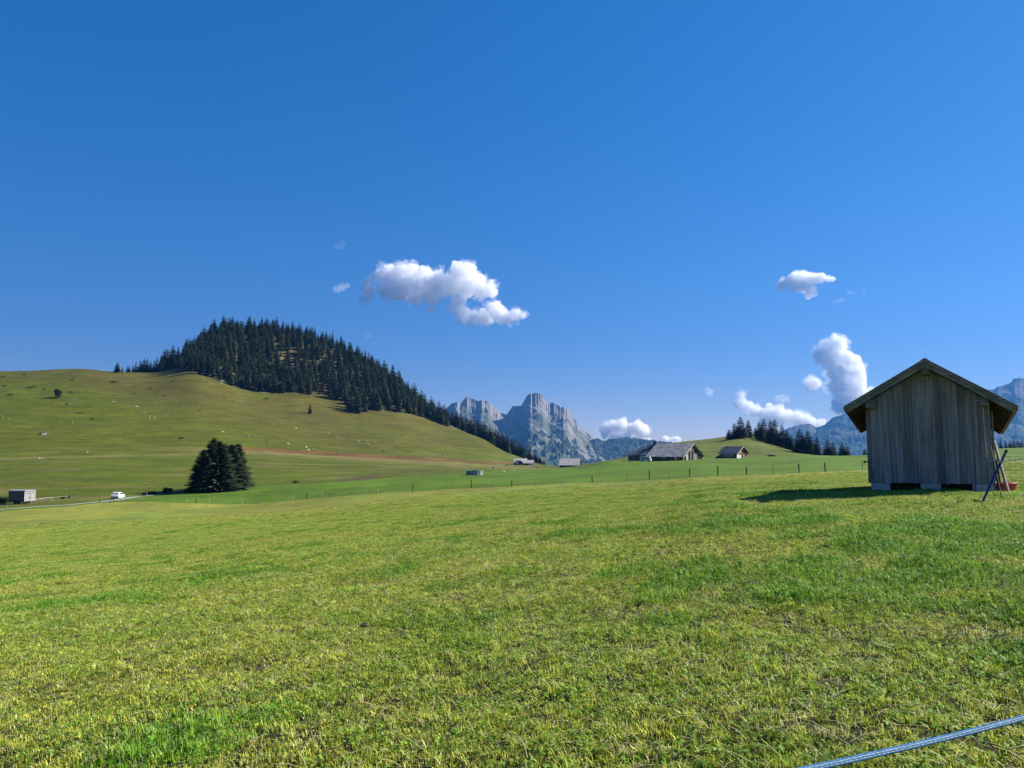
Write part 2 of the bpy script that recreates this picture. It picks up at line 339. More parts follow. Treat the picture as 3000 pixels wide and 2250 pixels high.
# soften column-to-column kinks a little
for _ in range(10):
    ZT[1:-1] = 0.25 * ZT[:-2] + 0.5 * ZT[1:-1] + 0.25 * ZT[2:]
def ztab(t, ly):
    a = np.clip((t - TT[0]) / (TT[1] - TT[0]), 0, len(TT) - 1.001); b = np.clip((ly - LY[0]) / (LY[1] - LY[0]), 0, len(LY) - 1.001)
    i = a.astype(int); j = b.astype(int); u = a - i; v = b - j
    return (ZT[i, j] * (1 - u) * (1 - v) + ZT[i + 1, j] * u * (1 - v) + ZT[i, j + 1] * (1 - u) * v + ZT[i + 1, j + 1] * u * v)
AZL, AZR = math.atan(TT[0]), math.atan(TT[-1])
def ground(x, y):
    x = np.atleast_1d(np.asarray(x, float)); y = np.atleast_1d(np.asarray(y, float))
    r = np.hypot(x, y) + 1e-6; az = np.arctan2(x, y)
    azc = np.clip(az, AZL, AZR); ly = np.log(np.maximum(r * np.cos(azc), 1.0))
    z = ztab(np.tan(azc), ly)
    over = np.where(az > AZR, az - AZR, np.where(az < AZL, AZL - az, 0))
    wb = sstep(0, math.pi - 0.75, over) * 0.5
    other = np.where(az > 0, AZL, AZR)
    z2 = ztab(np.tan(other), np.log(np.maximum(r * np.cos(other), 1.0)))
    z = z * (1 - wb) + z2 * wb
    # undulation growing with distance
    a = np.clip(r / 400, 0, 1)
    z = z + (fbm(x / 60, y / 60, 5, 3) - 0.5) * 2.2 * a * sstep(120, 400, r) + (fbm(x / 9, y / 9, 9, 3) - 0.5) * 0.20 * sstep(6, 30, r)
    z = z + (fbm(x / 1.3, y / 1.3, 11, 3) - 0.5) * 0.09 * np.exp(-r / 90)
    return z + EYE
def gz(x, y): return float(ground(x, y)[0])
LYS = np.linspace(math.log(2.0), math.log(1400.0), 2600); _YS = np.exp(LYS)
def hit(px, py, default=None, ymin=0):
    "ground point under a source pixel"
    xc = (px - 1500) / FPX; yc = (1125 - py) / FPX; dy = CT - yc * ST; dz = ST + yc * CT
    t = xc / dy
    g = ztab(np.clip(t, TT[0], TT[-1]) + 0 * LYS, LYS) - dz / dy * _YS
    k = int(np.argmax(g > -0.012 * _YS ** 0.5)) if (g > 0).any() else int(np.argmax(g / _YS))
    ys = np.exp(np.linspace(math.log(_YS[max(k - 150, 0)]), math.log(_YS[min(k + 150, len(_YS) - 1)]), 160))
    g = ground(t * ys, ys) - (EYE + dz / dy * ys)
    k = np.argmax(g > 0)
    if not (g > 0).any(): Y = default if default else float(ys[np.argmax(g / ys)])
    else: Y = float(ys[k])
    x = xc / dy * Y
    return Vector((x, Y, gz(x, Y)))
def line_fn(pts):
    "fence-like line over the ground given by source pixels -> distance as a function of x/y"
    h = [hit(a, b) for a, b in pts]
    t = np.array([v.x / v.y for v in h]); y = np.array([v.y for v in h])
    o = np.argsort(t)
    return lambda q: np.interp(q, t[o], y[o])

FENCE = [(-700, 1500), (0, 1499), (200, 1484), (280, 1475), (340, 1472), (412, 1471), (520, 1474), (620, 1477), (700, 1478), (800, 1472), (897, 1464), (1100, 1446), (1207, 1441), (1381, 1431), (1500, 1425), (1650, 1417), (1836, 1411), (2100, 1396), (2340, 1386), (2540, 1377), (2900, 1352), (3700, 1320)]
LUSH = [(-700, 1499), (0, 1490), (200, 1478), (300, 1462), (410, 1452), (540, 1444), (620, 1432), (780, 1422), (1000, 1411), (1200, 1396), (1400, 1386), (1500, 1378), (1560, 1372), (1690, 1367), (1850, 1357), (2000, 1352), (2090, 1345), (2200, 1344), (2280, 1340)]
Y1 = line_fn(FENCE); Y2 = line_fn(LUSH)

# zone colours (base albedo)
COL = dict(soil=(0.032, 0.029, 0.014), mown=(0.168, 0.184, 0.032), lush=(0.068, 0.124, 0.010), pasture=(0.066, 0.088, 0.006), hill=(0.070, 0.085, 0.005), hilltop=(0.074, 0.071, 0.012),
           bracken=(0.120, 0.060, 0.022), dry=(0.150, 0.132, 0.045), knoll=(0.080, 0.100, 0.017), brown=(0.058, 0.047, 0.021))
GRASS_FAR = 100.0
def build_ground():
    az = np.concatenate([np.linspace(-math.pi, R(-44), 60, endpoint=False), np.linspace(R(-44), R(44), 900, endpoint=False), np.linspace(R(44), math.pi, 60)])
    r = np.concatenate([[0.4], np.exp(np.linspace(math.log(1.2), math.log(1300), 640)), np.exp(np.linspace(math.log(1350), math.log(3400), 14))])
    A, Rr = np.meshgrid(az, r, indexing='ij')
    X = (np.sin(A) * Rr).ravel(); Y = (np.cos(A) * Rr).ravel(); Z = ground(X, Y)
    na, nr = A.shape
    idx = np.arange(na * nr).reshape(na, nr)
    F = np.stack([idx[:-1, :-1], idx[1:, :-1], idx[1:, 1:], idx[:-1, 1:]], -1).reshape(-1, 4)
    me = bpy.data.meshes.new('meadow')
    me.vertices.add(na * nr); me.vertices.foreach_set('co', np.stack([X, Y, Z], 1).ravel())
    me.loops.add(F.size); me.loops.foreach_set('vertex_index', F.ravel().astype(np.int32))
    me.polygons.add(len(F)); me.polygons.foreach_set('loop_start', np.arange(0, F.size, 4, dtype=np.int32))
    me.polygons.foreach_set('use_smooth', np.ones(len(F), bool))
    me.update(calc_edges=True)
    # zones
    Ys = np.maximum(Y, 0.5); t = np.clip(X / Ys, TT[0], TT[-1]); rr = np.hypot(X, Y)
    px, py = proj(X, np.maximum(Y, 1.0), Z)
    y1 = Y1(t); y2 = np.maximum(Y2(t), y1)
    c = lambda k: np.array(COL[k])[None, :]
    mix = lambda a, b, m: a * (1 - m[:, None]) + b * m[:, None]
    wob = (fbm(X / 7, Y / 7, 3, 3) - 0.5)
    nz = fbm(X / 25, Y / 25, 21, 4)
    col = np.repeat(c('mown'), len(X), 0)
    col = mix(col, c('mown') * np.array([[0.62, 0.95, 0.85]]), sstep(0.52, 0.68, nz) * 0.5)
    lush = sstep(-1.0, 1.0, Y - (y1 + wob * 2.5))
    col = mix(col, c('lush'), lush)
    zrel = Z - EYE
    past = sstep(-2.0, 2.0, Y - (y2 + wob * 6)) * (px < 1640)
    pc = mix(np.repeat(c('pasture'), len(X), 0), c('dry') * 0.8, sstep(0.55, 0.75, fbm(X / 30, Y / 14, 33, 4)) * 0.6)
    col = mix(col, pc, past)
    kn = sstep(330, 370, Y) * (px >= 1640) * (px < 2420)
    col = mix(col, c('knoll'), kn)
    # left hillside: olive, browner with height
    hs = sstep(-4, 6, zrel) * (px < 1640) * sstep(360, 460, Y)
    hc = mix(np.repeat(c('hill'), len(X), 0), c('hilltop'), sstep(8, 55, zrel + 30 * (nz - 0.5) + 25 * sstep(600, 1000, px) - 45 * sstep(520, 150, px)))
    hc = mix(hc, c('pasture'), sstep(0.55, 0.7, fbm(X / 70, Y / 35, 55, 4)) * 0.55)
    col = mix(col, hc, hs)
    # bracken strip at the foot of the slope with a dry fringe below
    bx = [560, 690, 800, 950, 1100, 1300, 1500, 1580]; by = [1308, 1313, 1319, 1329, 1337, 1348, 1358, 1362]
    d = py - np.interp(px, bx, by) + wob * 5
    inx = sstep(600, 720, px) * sstep(1600, 1480, px) * (Y > 260)
    wd = np.interp(px, [600, 800, 1000, 1300, 1600], [2.0, 5.0, 6.0, 4.0, 1.5])
    col = mix(col, c('dry'), np.exp(-((d - 9) / 6.0) ** 2) * sstep(350, 600, px) * sstep(1640, 1500, px) * (Y > 230) * 0.8)
    col = mix(col, c('bracken'), np.exp(-(d / wd) ** 4) * inx * 0.95)
    # dry terrace line on the left, boggy ditch
    d2 = py - np.interp(px, [0, 300, 620], [1344, 1337, 1330])
    col = mix(col, c('dry'), np.exp(-((d2 + wob * 4) / 3.0) ** 2) * (px < 700) * (Y > 250) * 0.7)
    bog = np.exp(-(((px - 1060) / 85) ** 2 + ((py - 1402 - (px - 1060) * -0.05) / 9) ** 2)) * past
    col = mix(col, c('brown'), sstep(0.25, 0.7, bog * (0.5 + nz)) * 0.9)
    bog2 = np.exp(-(((px - 1210) / 120) ** 2 + ((py - 1381) / 5) ** 2)) * past
    col = mix(col, c('brown'), bog2 * 0.6)
    # forest floor on the hill
    ff = (Y > YLOW(t) - 3) * (zrel > 20) * (px > 520) * (px < 1330)
    fc = mix(np.repeat(c('brown'), len(X), 0) * 0.8, c('dry') * 0.75, sstep(0.45, 0.65, fbm(X / 12, Y / 12, 77, 4)))
    fc = mix(fc, np.array([[0.22, 0.20, 0.16]]), sstep(0.70, 0.76, fbm(X / 6, Y / 6, 79, 4)))
    col = mix(col, fc, ff * 0.9)
    # thatch under the real grass
    th = sstep(GRASS_FAR - 5, GRASS_FAR - 60, rr) * np.clip((1.15 * np.maximum(Y, 0) + 5.5 - np.abs(X)) / 2, 0, 1) * sstep(0.2, 1.6, Y)
    col = mix(col, c('soil') * (0.7 + 0.6 * nz[:, None]), th * 0.9)
    ca = me.color_attributes.new('zone', 'FLOAT_COLOR', 'POINT')
    ca.data.foreach_set('color', np.concatenate([col, np.ones((len(col), 1))], 1).ravel().astype(np.float32))
    me.materials.append(M['turf'])
    o = bpy.data.objects.new('meadow', me); C.objects.link(o)
    tag(o, 'sloping alpine meadow and grassy hillside', 'ground', kind='structure')
LOWEDGE = [(540, 1085), (575, 1092), (640, 1115), (700, 1138), (745, 1150), (800, 1152), (850, 1150), (900, 1157), (945, 1160), (985, 1172), (1005, 1190), (1040, 1214), (1060, 1212), (1075, 1202), (1150, 1206), (1200, 1214), (1250, 1226), (1300, 1248)]
_h = [hit(a, b) for a, b in LOWEDGE]
_t = np.array([v.x / v.y for v in _h]); _y = np.array([v.y for v in _h])
YLOW = lambda t: np.interp(t, _t, _y)
del _h
def _h(ix, iy, s):
    n = (ix.astype(np.int64) * 374761393 + iy.astype(np.int64) * 668265263 + s * 1442695041) & 0xFFFFFFFF
    n = ((n ^ (n >> 13)) * 1274126177) & 0xFFFFFFFF
    return ((n ^ (n >> 16)) & 0xFFFFFF) / float(0xFFFFFF)
build_ground()

# ------------------------------------------------------------------ far mountains
MT = attr_mat('mountain_rock', bump=16.0, bscale=0.011, var=0.22, vscale=0.02)
def mountain(name, sil, yc, yf, zf, label, kindcol, jag=2.0, relief=60, seed=1, gexp=0.75, step=1.6, rows=150, pillars=0.0, yvar=0.0):
    px = np.arange(sil[0][0], sil[-1][0], step); sx = [a for a, _ in sil]; sy = [b for _, b in sil]
    py = np.interp(px, sx, sy) - (fbm(px / 9, px * 0, seed, 4) - 0.5) * jag * 2
    t = (px - 1500) / FPX / 1.0
    dyy = CT - (1125 - py) / FPX * ST
    zc = EYE + (ST + (1125 - py) / FPX * CT) / dyy * yc; t = (px - 1500) / FPX / dyy
    v = np.concatenate([np.linspace(-0.25, 0, 14, endpoint=False), np.linspace(0, 1, rows) ** 1.2])
    Tg, V = np.meshgrid(t, v, indexing='ij'); ZC = zc[:, None]; PX = px[:, None] + 0 * V
    Vp = np.clip(V, 0, 1)
    Y = yc + (yf - yc) * V
    Yv = Y + yvar * (fbm(PX / 60, PX * 0, seed + 40, 3) - 0.5) * (1 - Vp)
    g = Vp ** gexp
    z = ZC * (1 - g) + zf * g
    back = V < 0
    z = np.where(back, ZC - 1.3 * (-V) * abs(yf - yc) * 0.9, z)
    fade = sstep(0, 0.10, Vp) * sstep(1.0, 0.8, Vp); ws = yc / 5400.0
    X = Tg * Yv
    rn = ridged((X - yc * 0.10 * Vp) / (330 * ws) + seed, Vp * 2.6, seed + 3, 5, 0.6)
    z = z + (rn - 0.55) * relief * fade
    z = z + (fbm(X / 130 / ws, Y / 130 / ws, seed + 9, 4) - 0.5) * relief * 0.3 * fade
    z = z + (ridged(X / 75 / ws, Y / 110 / ws, seed + 15, 3, 0.55) - 0.5) * relief * 0.2 * fade
    if pillars:
        cl = sstep(0.15, 0.05, Vp) * (V >= 0)
        pil = ridged(PX / 11, Vp * 1.2, seed + 5, 3, 0.6) - 0.5
        Yv = Yv - pil * pillars * cl * sstep(-0.01, 0.02, V)
        X = Tg * Yv
    col, up = kindcol(PX, V, X / ws, Yv / ws, z, rn)
    z = z + up
    n0, n1 = X.shape; idx = np.arange(n0 * n1).reshape(n0, n1)
    F = np.stack([idx[:-1, :-1], idx[:-1, 1:], idx[1:, 1:], idx[1:, :-1]], -1).reshape(-1, 4)
    me = bpy.data.meshes.new(name)
    me.vertices.add(n0 * n1); me.vertices.foreach_set('co', np.stack([X, Yv, z], -1).ravel())
    me.loops.add(F.size); me.loops.foreach_set('vertex_index', F.ravel().astype(np.int32))
    me.polygons.add(len(F)); me.polygons.foreach_set('loop_start', np.arange(0, F.size, 4, dtype=np.int32))
    me.update(calc_edges=True)
    ca = me.color_attributes.new('zone', 'FLOAT_COLOR', 'POINT')
    c4 = np.concatenate([np.clip(col, 0, 1).reshape(-1, 3), np.ones((n0 * n1, 1))], 1)
    ca.data.foreach_set('color', c4.ravel().astype(np.float32))
    me.materials.append(MT)
    o = bpy.data.objects.new(name, me); C.objects.link(o)
    return tag(o, label, 'mountain', kind='structure')
ROCK = np.array([0.185, 0.17, 0.16]); SCREE = np.array([0.22, 0.20, 0.185]); ALP = np.array([0.062, 0.078, 0.032]); WOOD = np.array([0.024, 0.038, 0.020])
def mixc(a, b, m): return a * (1 - m[..., None]) + b * m[..., None]
def massif_col(PX, V, X, Y, z, rn):
    Vp = np.clip(V, 0, 1)
    n1 = fbm(X / 150, Y / 260, 91, 5); n2 = fbm(X / 60 - Vp * 14, Vp * 5, 93, 5); n3 = fbm(X / 45, Y / 70, 95, 4)
    col = np.zeros(X.shape + (3,)) + ROCK
    alp = sstep(0.07, 0.17, Vp + (n1 - 0.5) * 0.22 + (n2 - 0.5) * 0.12)
    col = mixc(col, ALP * 0.75 + SCREE * 0.22, alp)
    strk = sstep(0.56, 0.66, n2) * sstep(0.08, 0.2, Vp)
    col = mixc(col, SCREE, strk * 0.8)
    big = np.exp(-(((PX - 1610 - Vp * 190) / 60) ** 2)) * sstep(0.28, 0.4, Vp) * sstep(0.72, 0.6, Vp + (n3 - 0.5) * 0.1)
    col = mixc(col, SCREE * 1.05, big * 0.85)
    low = sstep(0.58, 0.72, Vp + (n1 - 0.5) * 0.2)
    col = mixc(col, ALP, low * 0.9)
    line = 0.50 + 0.0009 * (PX - 1500)
    f = sstep(0.53, 0.58, n3 * 0.55 + n1 * 0.45 + 0.10 * np.exp(-((Vp - line) / 0.09) ** 2) + 0.07 * sstep(0.35, 0.5, Vp) * (PX < 1600) - 0.03)
    f = f * sstep(0.30, 0.42, Vp + (n3 - 0.5) * 0.3)
    col = mixc(col, WOOD, f)
    return col, f * (8 + 22 * vn(X / 9, Y / 9, 5))
def ridge_col(PX, V, X, Y, z, rn):
    Vp = np.clip(V, 0, 1); n1 = fbm(X / 120, Y / 200, 191, 5)
    col = np.zeros(X.shape + (3,)) + ALP * 0.8
    f = sstep(0.40, 0.50, n1 + 0.22 * sstep(0.5, 0.1, Vp) - 0.10 * sstep(0.5, 0.9, Vp))
    col = mixc(col, WOOD, f)
    return col, f * (6 + 16 * vn(X / 14, Y / 14, 5)) * 1.0
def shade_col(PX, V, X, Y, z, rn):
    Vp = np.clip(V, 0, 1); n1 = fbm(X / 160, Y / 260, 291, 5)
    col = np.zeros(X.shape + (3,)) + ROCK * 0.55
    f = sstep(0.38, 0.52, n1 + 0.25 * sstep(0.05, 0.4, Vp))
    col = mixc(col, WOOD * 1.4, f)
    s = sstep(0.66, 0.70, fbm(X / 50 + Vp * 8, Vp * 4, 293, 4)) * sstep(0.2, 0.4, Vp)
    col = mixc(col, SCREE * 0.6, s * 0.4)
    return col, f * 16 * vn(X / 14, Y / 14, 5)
MASS = [(1280, 1215), (1304, 1195), (1325, 1179), (1340, 1178), (1349, 1185), (1354, 1170), (1370, 1156.5), (1383, 1163), (1395, 1170), (1401, 1173), (1417, 1171), (1431, 1178), (1447, 1190), (1467, 1207), (1485, 1215), (1501, 1188), (1521, 1188), (1527, 1189), (1542, 1165.5), (1555, 1159), (1578, 1158), (1591, 1164), (1601, 1179), (1605, 1186), (1616, 1182.5), (1632, 1191.5), (1644, 1202), (1649, 1198), (1657, 1206), (1664, 1202), (1673, 1213), (1688, 1240), (1713, 1263), (1743, 1288), (1790, 1325), (1860, 1385)]
mountain('mountain', MASS, 7600, 4800, -200, 'pale rocky twin peaked massif with scree and grass slopes', massif_col, jag=1.6, relief=110, seed=4, gexp=0.74, step=0.9, rows=220, pillars=130, yvar=1200)
mountain('hills', [(1600, 1345), (1700, 1308), (1743, 1289), (1750, 1290), (1766, 1295), (1795, 1289), (1840, 1286), (1874, 1290), (1913, 1295), (1942, 1299), (2000, 1306), (2120, 1330), (2250, 1345)], 7000, 5400, -220, 'bluish forested ridge behind the big barn', ridge_col, jag=1.2, relief=90, seed=12, gexp=0.9, rows=110)
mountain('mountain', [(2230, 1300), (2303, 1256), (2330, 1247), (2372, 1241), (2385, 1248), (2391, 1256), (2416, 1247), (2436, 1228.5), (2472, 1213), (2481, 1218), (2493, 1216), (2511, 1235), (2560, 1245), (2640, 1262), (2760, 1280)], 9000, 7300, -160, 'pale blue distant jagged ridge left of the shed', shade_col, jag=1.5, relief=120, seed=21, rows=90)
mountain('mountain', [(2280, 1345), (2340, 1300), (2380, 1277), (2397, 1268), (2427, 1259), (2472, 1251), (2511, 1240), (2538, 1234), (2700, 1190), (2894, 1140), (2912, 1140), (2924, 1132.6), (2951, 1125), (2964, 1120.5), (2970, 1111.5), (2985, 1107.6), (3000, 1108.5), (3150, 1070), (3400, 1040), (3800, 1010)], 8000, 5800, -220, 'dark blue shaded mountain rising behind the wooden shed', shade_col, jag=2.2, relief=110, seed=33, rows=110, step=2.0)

# ------------------------------------------------------------------ trees
def spruce_geo(h, r, whorls, nb, seed, ragged=0.25, base=0.06, pw=0.75, wf=1.0):
    rnd = random.Random(seed); V = []; F = []; nbk = 0
    TV = []; TF = []
    for k, (zz, rr) in enumerate(((-0.4, 0.028 * h * 0.55), (h * 0.5, 0.011 * h), (h * 0.98, 0.002 * h))):
        for i in range(6): TV.append((rr * math.cos(i * 1.047), rr * math.sin(i * 1.047), zz))
    for k in range(2):
        for i in range(6): TF.append((k * 6 + i, k * 6 + (i + 1) % 6, k * 6 + 6 + (i + 1) % 6, k * 6 + 6 + i))
    for k in range(whorls):
        f = (k + rnd.uniform(-0.3, 0.3)) / (whorls - 1); f = min(max(f, 0), 1)
        z0 = h * (base + (1 - base) * f)
        ln = r * ((1 - f) ** pw * 0.97 + 0.035) * (1 if f > 0.12 else 0.75 + 2 * f)
        n = max(4, int(nb * (0.5 + 0.5 * (1 - f))))
        a0 = rnd.random() * 6.28
        for i in range(n):
            a = a0 + 6.2832 * i / n + rnd.uniform(-0.25, 0.25)
            l = ln * rnd.uniform(1 - ragged, 1 + ragged * 0.7)
            dr = rnd.uniform(0.18, 0.5) * (1 - 0.9 * f) - 0.45 * f * f
            w0 = wf * (0.16 * l + 0.030 * h * (1 - 0.5 * f)) * rnd.uniform(0.8, 1.25)
            ca, sa = math.cos(a), math.sin(a); b0 = len(V)
            for s, ww in ((0.0, 0.35), (0.4, 1.0), (0.75, 0.75), (1.0, 0.08)):
                rad = l * s; zz = z0 - dr * l * s + 0.22 * l * s * s * dr
                ww = ww * w0 * rnd.uniform(0.75, 1.2)
                hang = ww * rnd.uniform(0.5, 1.0)
                V.append((rad * ca - sa * ww, rad * sa + ca * ww, zz - hang))
                V.append((rad * ca, rad * sa, zz))
                V.append((rad * ca + sa * ww, rad * sa - ca * ww, zz - hang))
            for s in range(3):
                q = b0 + 3 * s
                F.append((q, q + 1, q + 4, q + 3)); F.append((q + 1, q + 2, q + 5, q + 4))
    # leader
    q = len(V); V += [(0.012 * h, 0, h * 0.93), (-0.006 * h, 0.01 * h, h * 0.93), (-0.006 * h, -0.01 * h, h * 0.93), (0, 0, h * 1.02)]
    F += [(q, q + 1, q + 3), (q + 1, q + 2, q + 3), (q + 2, q, q + 3)]
    return V, F, TV, TF
def spruce_whole(name, *a, **k):
    V, F, TV, TF = spruce_geo(*a, **k); n = len(V)
    o = pyobj(name, V + TV, F + [tuple(i + n for i in f) for f in TF], [M['spruce'], M['bark']], mi=[0] * len(F) + [1] * len(TF))
    return o
def spruce_parts(*a, **k):
    V, F, TV, TF = spruce_geo(*a, **k)
    r = empty('spruce_tree'); pyobj('crown', V, F, M['spruce'], r); pyobj('trunk', TV, TF, M['bark'], r)
    return r
HMESH = []
for i in range(10):
    o = spruce_whole('spruce_tree', 1.0, 0.20 + 0.035 * (i % 3), 19 + i % 4, 11, 100 + i, base=(0.02, 0.05, 0.03, 0.08)[i % 4], ragged=0.40, pw=(0.75, 0.55, 0.95, 0.65, 0.8)[i % 5])
    HMESH.append(o.data); bpy.data.objects.remove(o)
rng = random.Random(7)
def small_spruce(x, y, h, label, group, wid=1.0, sink=0.0):
    o = bpy.data.objects.new('spruce_tree', rng.choice(HMESH)); C.objects.link(o)
    o.location = (x, y, gz(x, y) - sink); s = wid * h * rng.uniform(0.85, 1.2); o.scale = (s, s, h)
    o.rotation_euler = (rng.uniform(-0.03, 0.03), rng.uniform(-0.03, 0.03), rng.uniform(0, 6.28))
    return tag(o, label, 'tree', group)
# the hill wood
CLEAR = [(822, 1060, 92, 56), (700, 1010, 22, 20), (775, 1018, 30, 14), (712, 985, 26, 14), (930, 1065, 40, 14), (905, 1010, 45, 14), (1020, 1180, 26, 24), (820, 1125, 16, 22), (1050, 1090, 20, 20), (660, 1085, 22, 10), (960, 1040, 30, 14), (760, 962, 30, 12), (1035, 1150, 20, 22)]
def hill_wood():
    pts = []; tries = 0
    edge = []
    # a dense row along the lower edge first
    for k in range(len(LOWEDGE) - 1):
        (a, b), (c, d) = LOWEDGE[k], LOWEDGE[k + 1]
        n = max(1, int(math.hypot(c - a, d - b) / 22))
        for i in range(n):
            f = (i + rng.uniform(0.1, 0.9)) / n
            edge.append((a + (c - a) * f, b + (d - b) * f - rng.uniform(0, 4)))
    for a, b in edge:
        p = hit(a, b); pts.append((p.x, p.y, 'edge'))
    while tries < 70000 and len(pts) < 1250:
        tries += 1
        px = rng.uniform(470, 1312); t = (px - 1500) / FPX; y = rng.uniform(780, 1090)
        yl = float(YLOW(t)) if px > 540 else np.interp(px, [360, 440, 540], [865, 850, 838])
        if y < yl + 3: continue
        x = t * y * 1.005; z = float(ztab(np.array([t]), np.log(np.array([y])))[0]) + EYE; qx, qy = proj(x, y, z)
        if px < 540 and y > yl + 45: continue
        crest = float(ztab(np.full(54, t), np.log(np.arange(780, 1100, 6.0)[:54]))[:].argmax()) * 6 + 780
        if y > crest + 45: continue
        if any(((qx - a) / c) ** 2 + ((qy - b) / d) ** 2 < 1 for a, b, c, d in CLEAR) and rng.random() > 0.05: continue
        m = 7.2 if y < crest - 15 else 7.0
        if any((x - u) ** 2 + (y - v) ** 2 < m * m for u, v, _ in pts): continue
        pts.append((x, y, 'sky' if y > crest - 16 else 'in'))
    return pts
HW = hill_wood()
print('hill wood', len(HW), [sum(1 for p in HW if p[2] == k) for k in ('edge', 'sky', 'in')])
LBL = {'edge': ('dark spruce along the lower edge of the hill wood above open slope', 'spruces along lower edge of the hill wood'),
       'sky': ('dark spruce standing on the skyline of the wooded hill', 'spruces on the skyline of the wooded hill'),
       'in': ('dark spruce inside the wood on the hillside, between its edge and skyline', 'spruces inside the hill wood')}
_order = [p for p in HW if p[2] != 'in'] + sorted([p for p in HW if p[2] == 'in'], key=lambda p: p[1])
NKEEP = 205
rest = []
for i, (x, y, k) in enumerate(_order):
    h = rng.uniform(12, 24) if k != 'edge' else rng.uniform(15, 25)
    if k == 'sky': h = rng.uniform(9, 20)
    if rng.random() < 0.18: h *= 0.6
    if i < NKEEP: small_spruce(x, y, h, *LBL[k])
    else: rest.append((x, y, h))
if rest:
    cache = {}
    for me in HMESH:
        co = np.empty(len(me.vertices) * 3); me.vertices.foreach_get('co', co)
        cache[me.name] = (co.reshape(-1, 3), [tuple(f.vertices) for f in me.polygons], [f.material_index for f in me.polygons])
    V = []; F = []; MI = []; nb = 0
    for x, y, h in rest:
        co, fs, mi = cache[rng.choice(HMESH).name]; a = rng.uniform(0, 6.28); c, s_ = math.cos(a), math.sin(a); z = gz(x, y); q = h * rng.uniform(0.9, 1.2)
        V.append(np.stack([x + (co[:, 0] * c - co[:, 1] * s_) * q, y + (co[:, 0] * s_ + co[:, 1] * c) * q, z + co[:, 2] * h], 1))
        F += [tuple(i + nb for i in f) for f in fs]; MI += mi; nb += len(co)
    V = np.concatenate(V).tolist()
    o = pyobj('spruce_wood', V, F, [M['spruce'], M['bark']], mi=MI)
    tag(o, 'far rows of dark spruces high in the hill wood', 'wood', kind='stuff')
# the strip of wood running down to the chalets
for i in range(64):
    f = i / 63; px = 1312 + 285 * f + rng.uniform(-4, 4); grass = np.interp(px, [1300, 1400, 1500, 1550, 1600], [1240, 1280, 1331, 1351, 1363])
    y = np.interp(px, [1300, 1400, 1500, 1600], [890, 845, 790, 700]) + rng.uniform(0, 45)
    top = grass - np.interp(px, [1310, 1400, 1500, 1560, 1600], [44, 52, 50, 34, 12]) * rng.uniform(0.8, 1.08)
    p = P(px, top, y); g = gz(p.x, y)
    small_spruce(p.x, y, max(4, p.z - g), 'dark spruce in the strip of wood running down to the far chalets', 'spruces in the strip above the far chalets', wid=1.25)
# left end of the wood on the ridge
for px, top, bot, wd in ((334, 1064, 1091, 1.9), (350, 1074, 1091, 1.2)):
    p = hit(px, bot + 3); small_spruce(p.x, p.y + 6, (bot - top) / FPX * p.y + 1, 'small dark tree of the isolated pair on the left ridge crest', 'isolated pair of trees on the ridge', wid=wd)
for i in range(16):
    px = 372 + i * 10 + rng.uniform(-3, 3); Y = 858 + rng.uniform(0, 20)
    top = np.interp(px, [365, 385, 418, 440, 480, 530], [1074, 1062, 1048, 1052, 1032, 1010]) + rng.uniform(-3, 9)
    p = P(px, top, Y); g = gz(p.x, Y); small_spruce(p.x, Y, max(6, p.z - g), 'dark spruce in the thin row climbing the ridge to the hill wood', 'row of spruces climbing the ridge', wid=1.15)
# lone spruce on the slope
p = hit(908, 1212); small_spruce(p.x, p.y, 30 / FPX * p.y, 'lone small spruce on the open slope below the hill wood', None, wid=1.25)
# knoll spruces (source-pixel position, top row, distance)
KN = [(2136, 1257, 440, 1.3), (2151, 1239, 438, 1.0), (2169, 1221, 438, 1.15), (2192, 1230, 452, 1.0), (2213, 1251, 470, 1.1), (2223, 1235, 455, 0.9), (2237, 1227, 448, 1.0), (2230, 1243, 440, 1.0), (2258, 1231, 432, 1.0), (2269, 1228, 436, 0.85), (2275, 1262, 426, 1.1),
      (2291, 1246, 424, 1.0), (2305, 1260, 418, 1.0), (2317, 1273, 412, 1.05), (2341, 1257, 400, 1.1), (2351, 1271, 398, 1.0), (2366, 1263, 395, 1.15), (2392, 1280, 380, 1.0), (2424, 1289, 370, 1.3), (2439, 1295, 372, 1.1), (2467, 1298, 368, 1.2), (2483, 1307, 366, 1.2), (2534, 1320, 360, 1.3)]
KV = []
for i in range(4): KV.append(spruce_parts(1.0, 0.20, 34, 16, 300 + i, ragged=0.42, base=0.02, pw=0.62, wf=0.75))
order = ['on the left flank of', 'second in', 'tallest of', 'right of the tallest in']
for i, (px, top, Y, wd) in enumerate(KN):
    src = KV[i % 4]; o = src if i < 4 else dup(src)
    p = P(px, top, Y); g = gz(p.x, Y); h = max(5, p.z - g)
    o.location = (p.x, Y, g); s = h * wd * 1.55; o.scale = (s, s, h); o.rotation_euler = (0, 0, rng.uniform(0, 6.28))
    if i < 4: tag(o, 'dark spruce ' + order[i] + ' the clump crowning the knoll', 'tree', 'spruces crowning the knoll')
    elif i < 14: tag(o, 'dark spruce in the row descending the right flank of the knoll', 'tree', 'spruces on the right flank of the knoll')
    else: tag(o, 'dark spruce behind the field crest between knoll and shed', 'tree', 'spruces between knoll and shed')
for i, (px, top) in enumerate(((2932, 1297), (2946, 1300), (2957, 1292), (2969, 1302), (2983, 1301), (2994, 1304), (3020, 1290), (3050, 1296))):
    Y = 330 + 8 * (i % 3); p = P(px, top, Y); g = gz(p.x, Y)
    small_spruce(p.x, Y, max(5, p.z - g), 'distant spruce peeping over the field right of the shed', 'distant spruces right of the shed', wid=1.5)
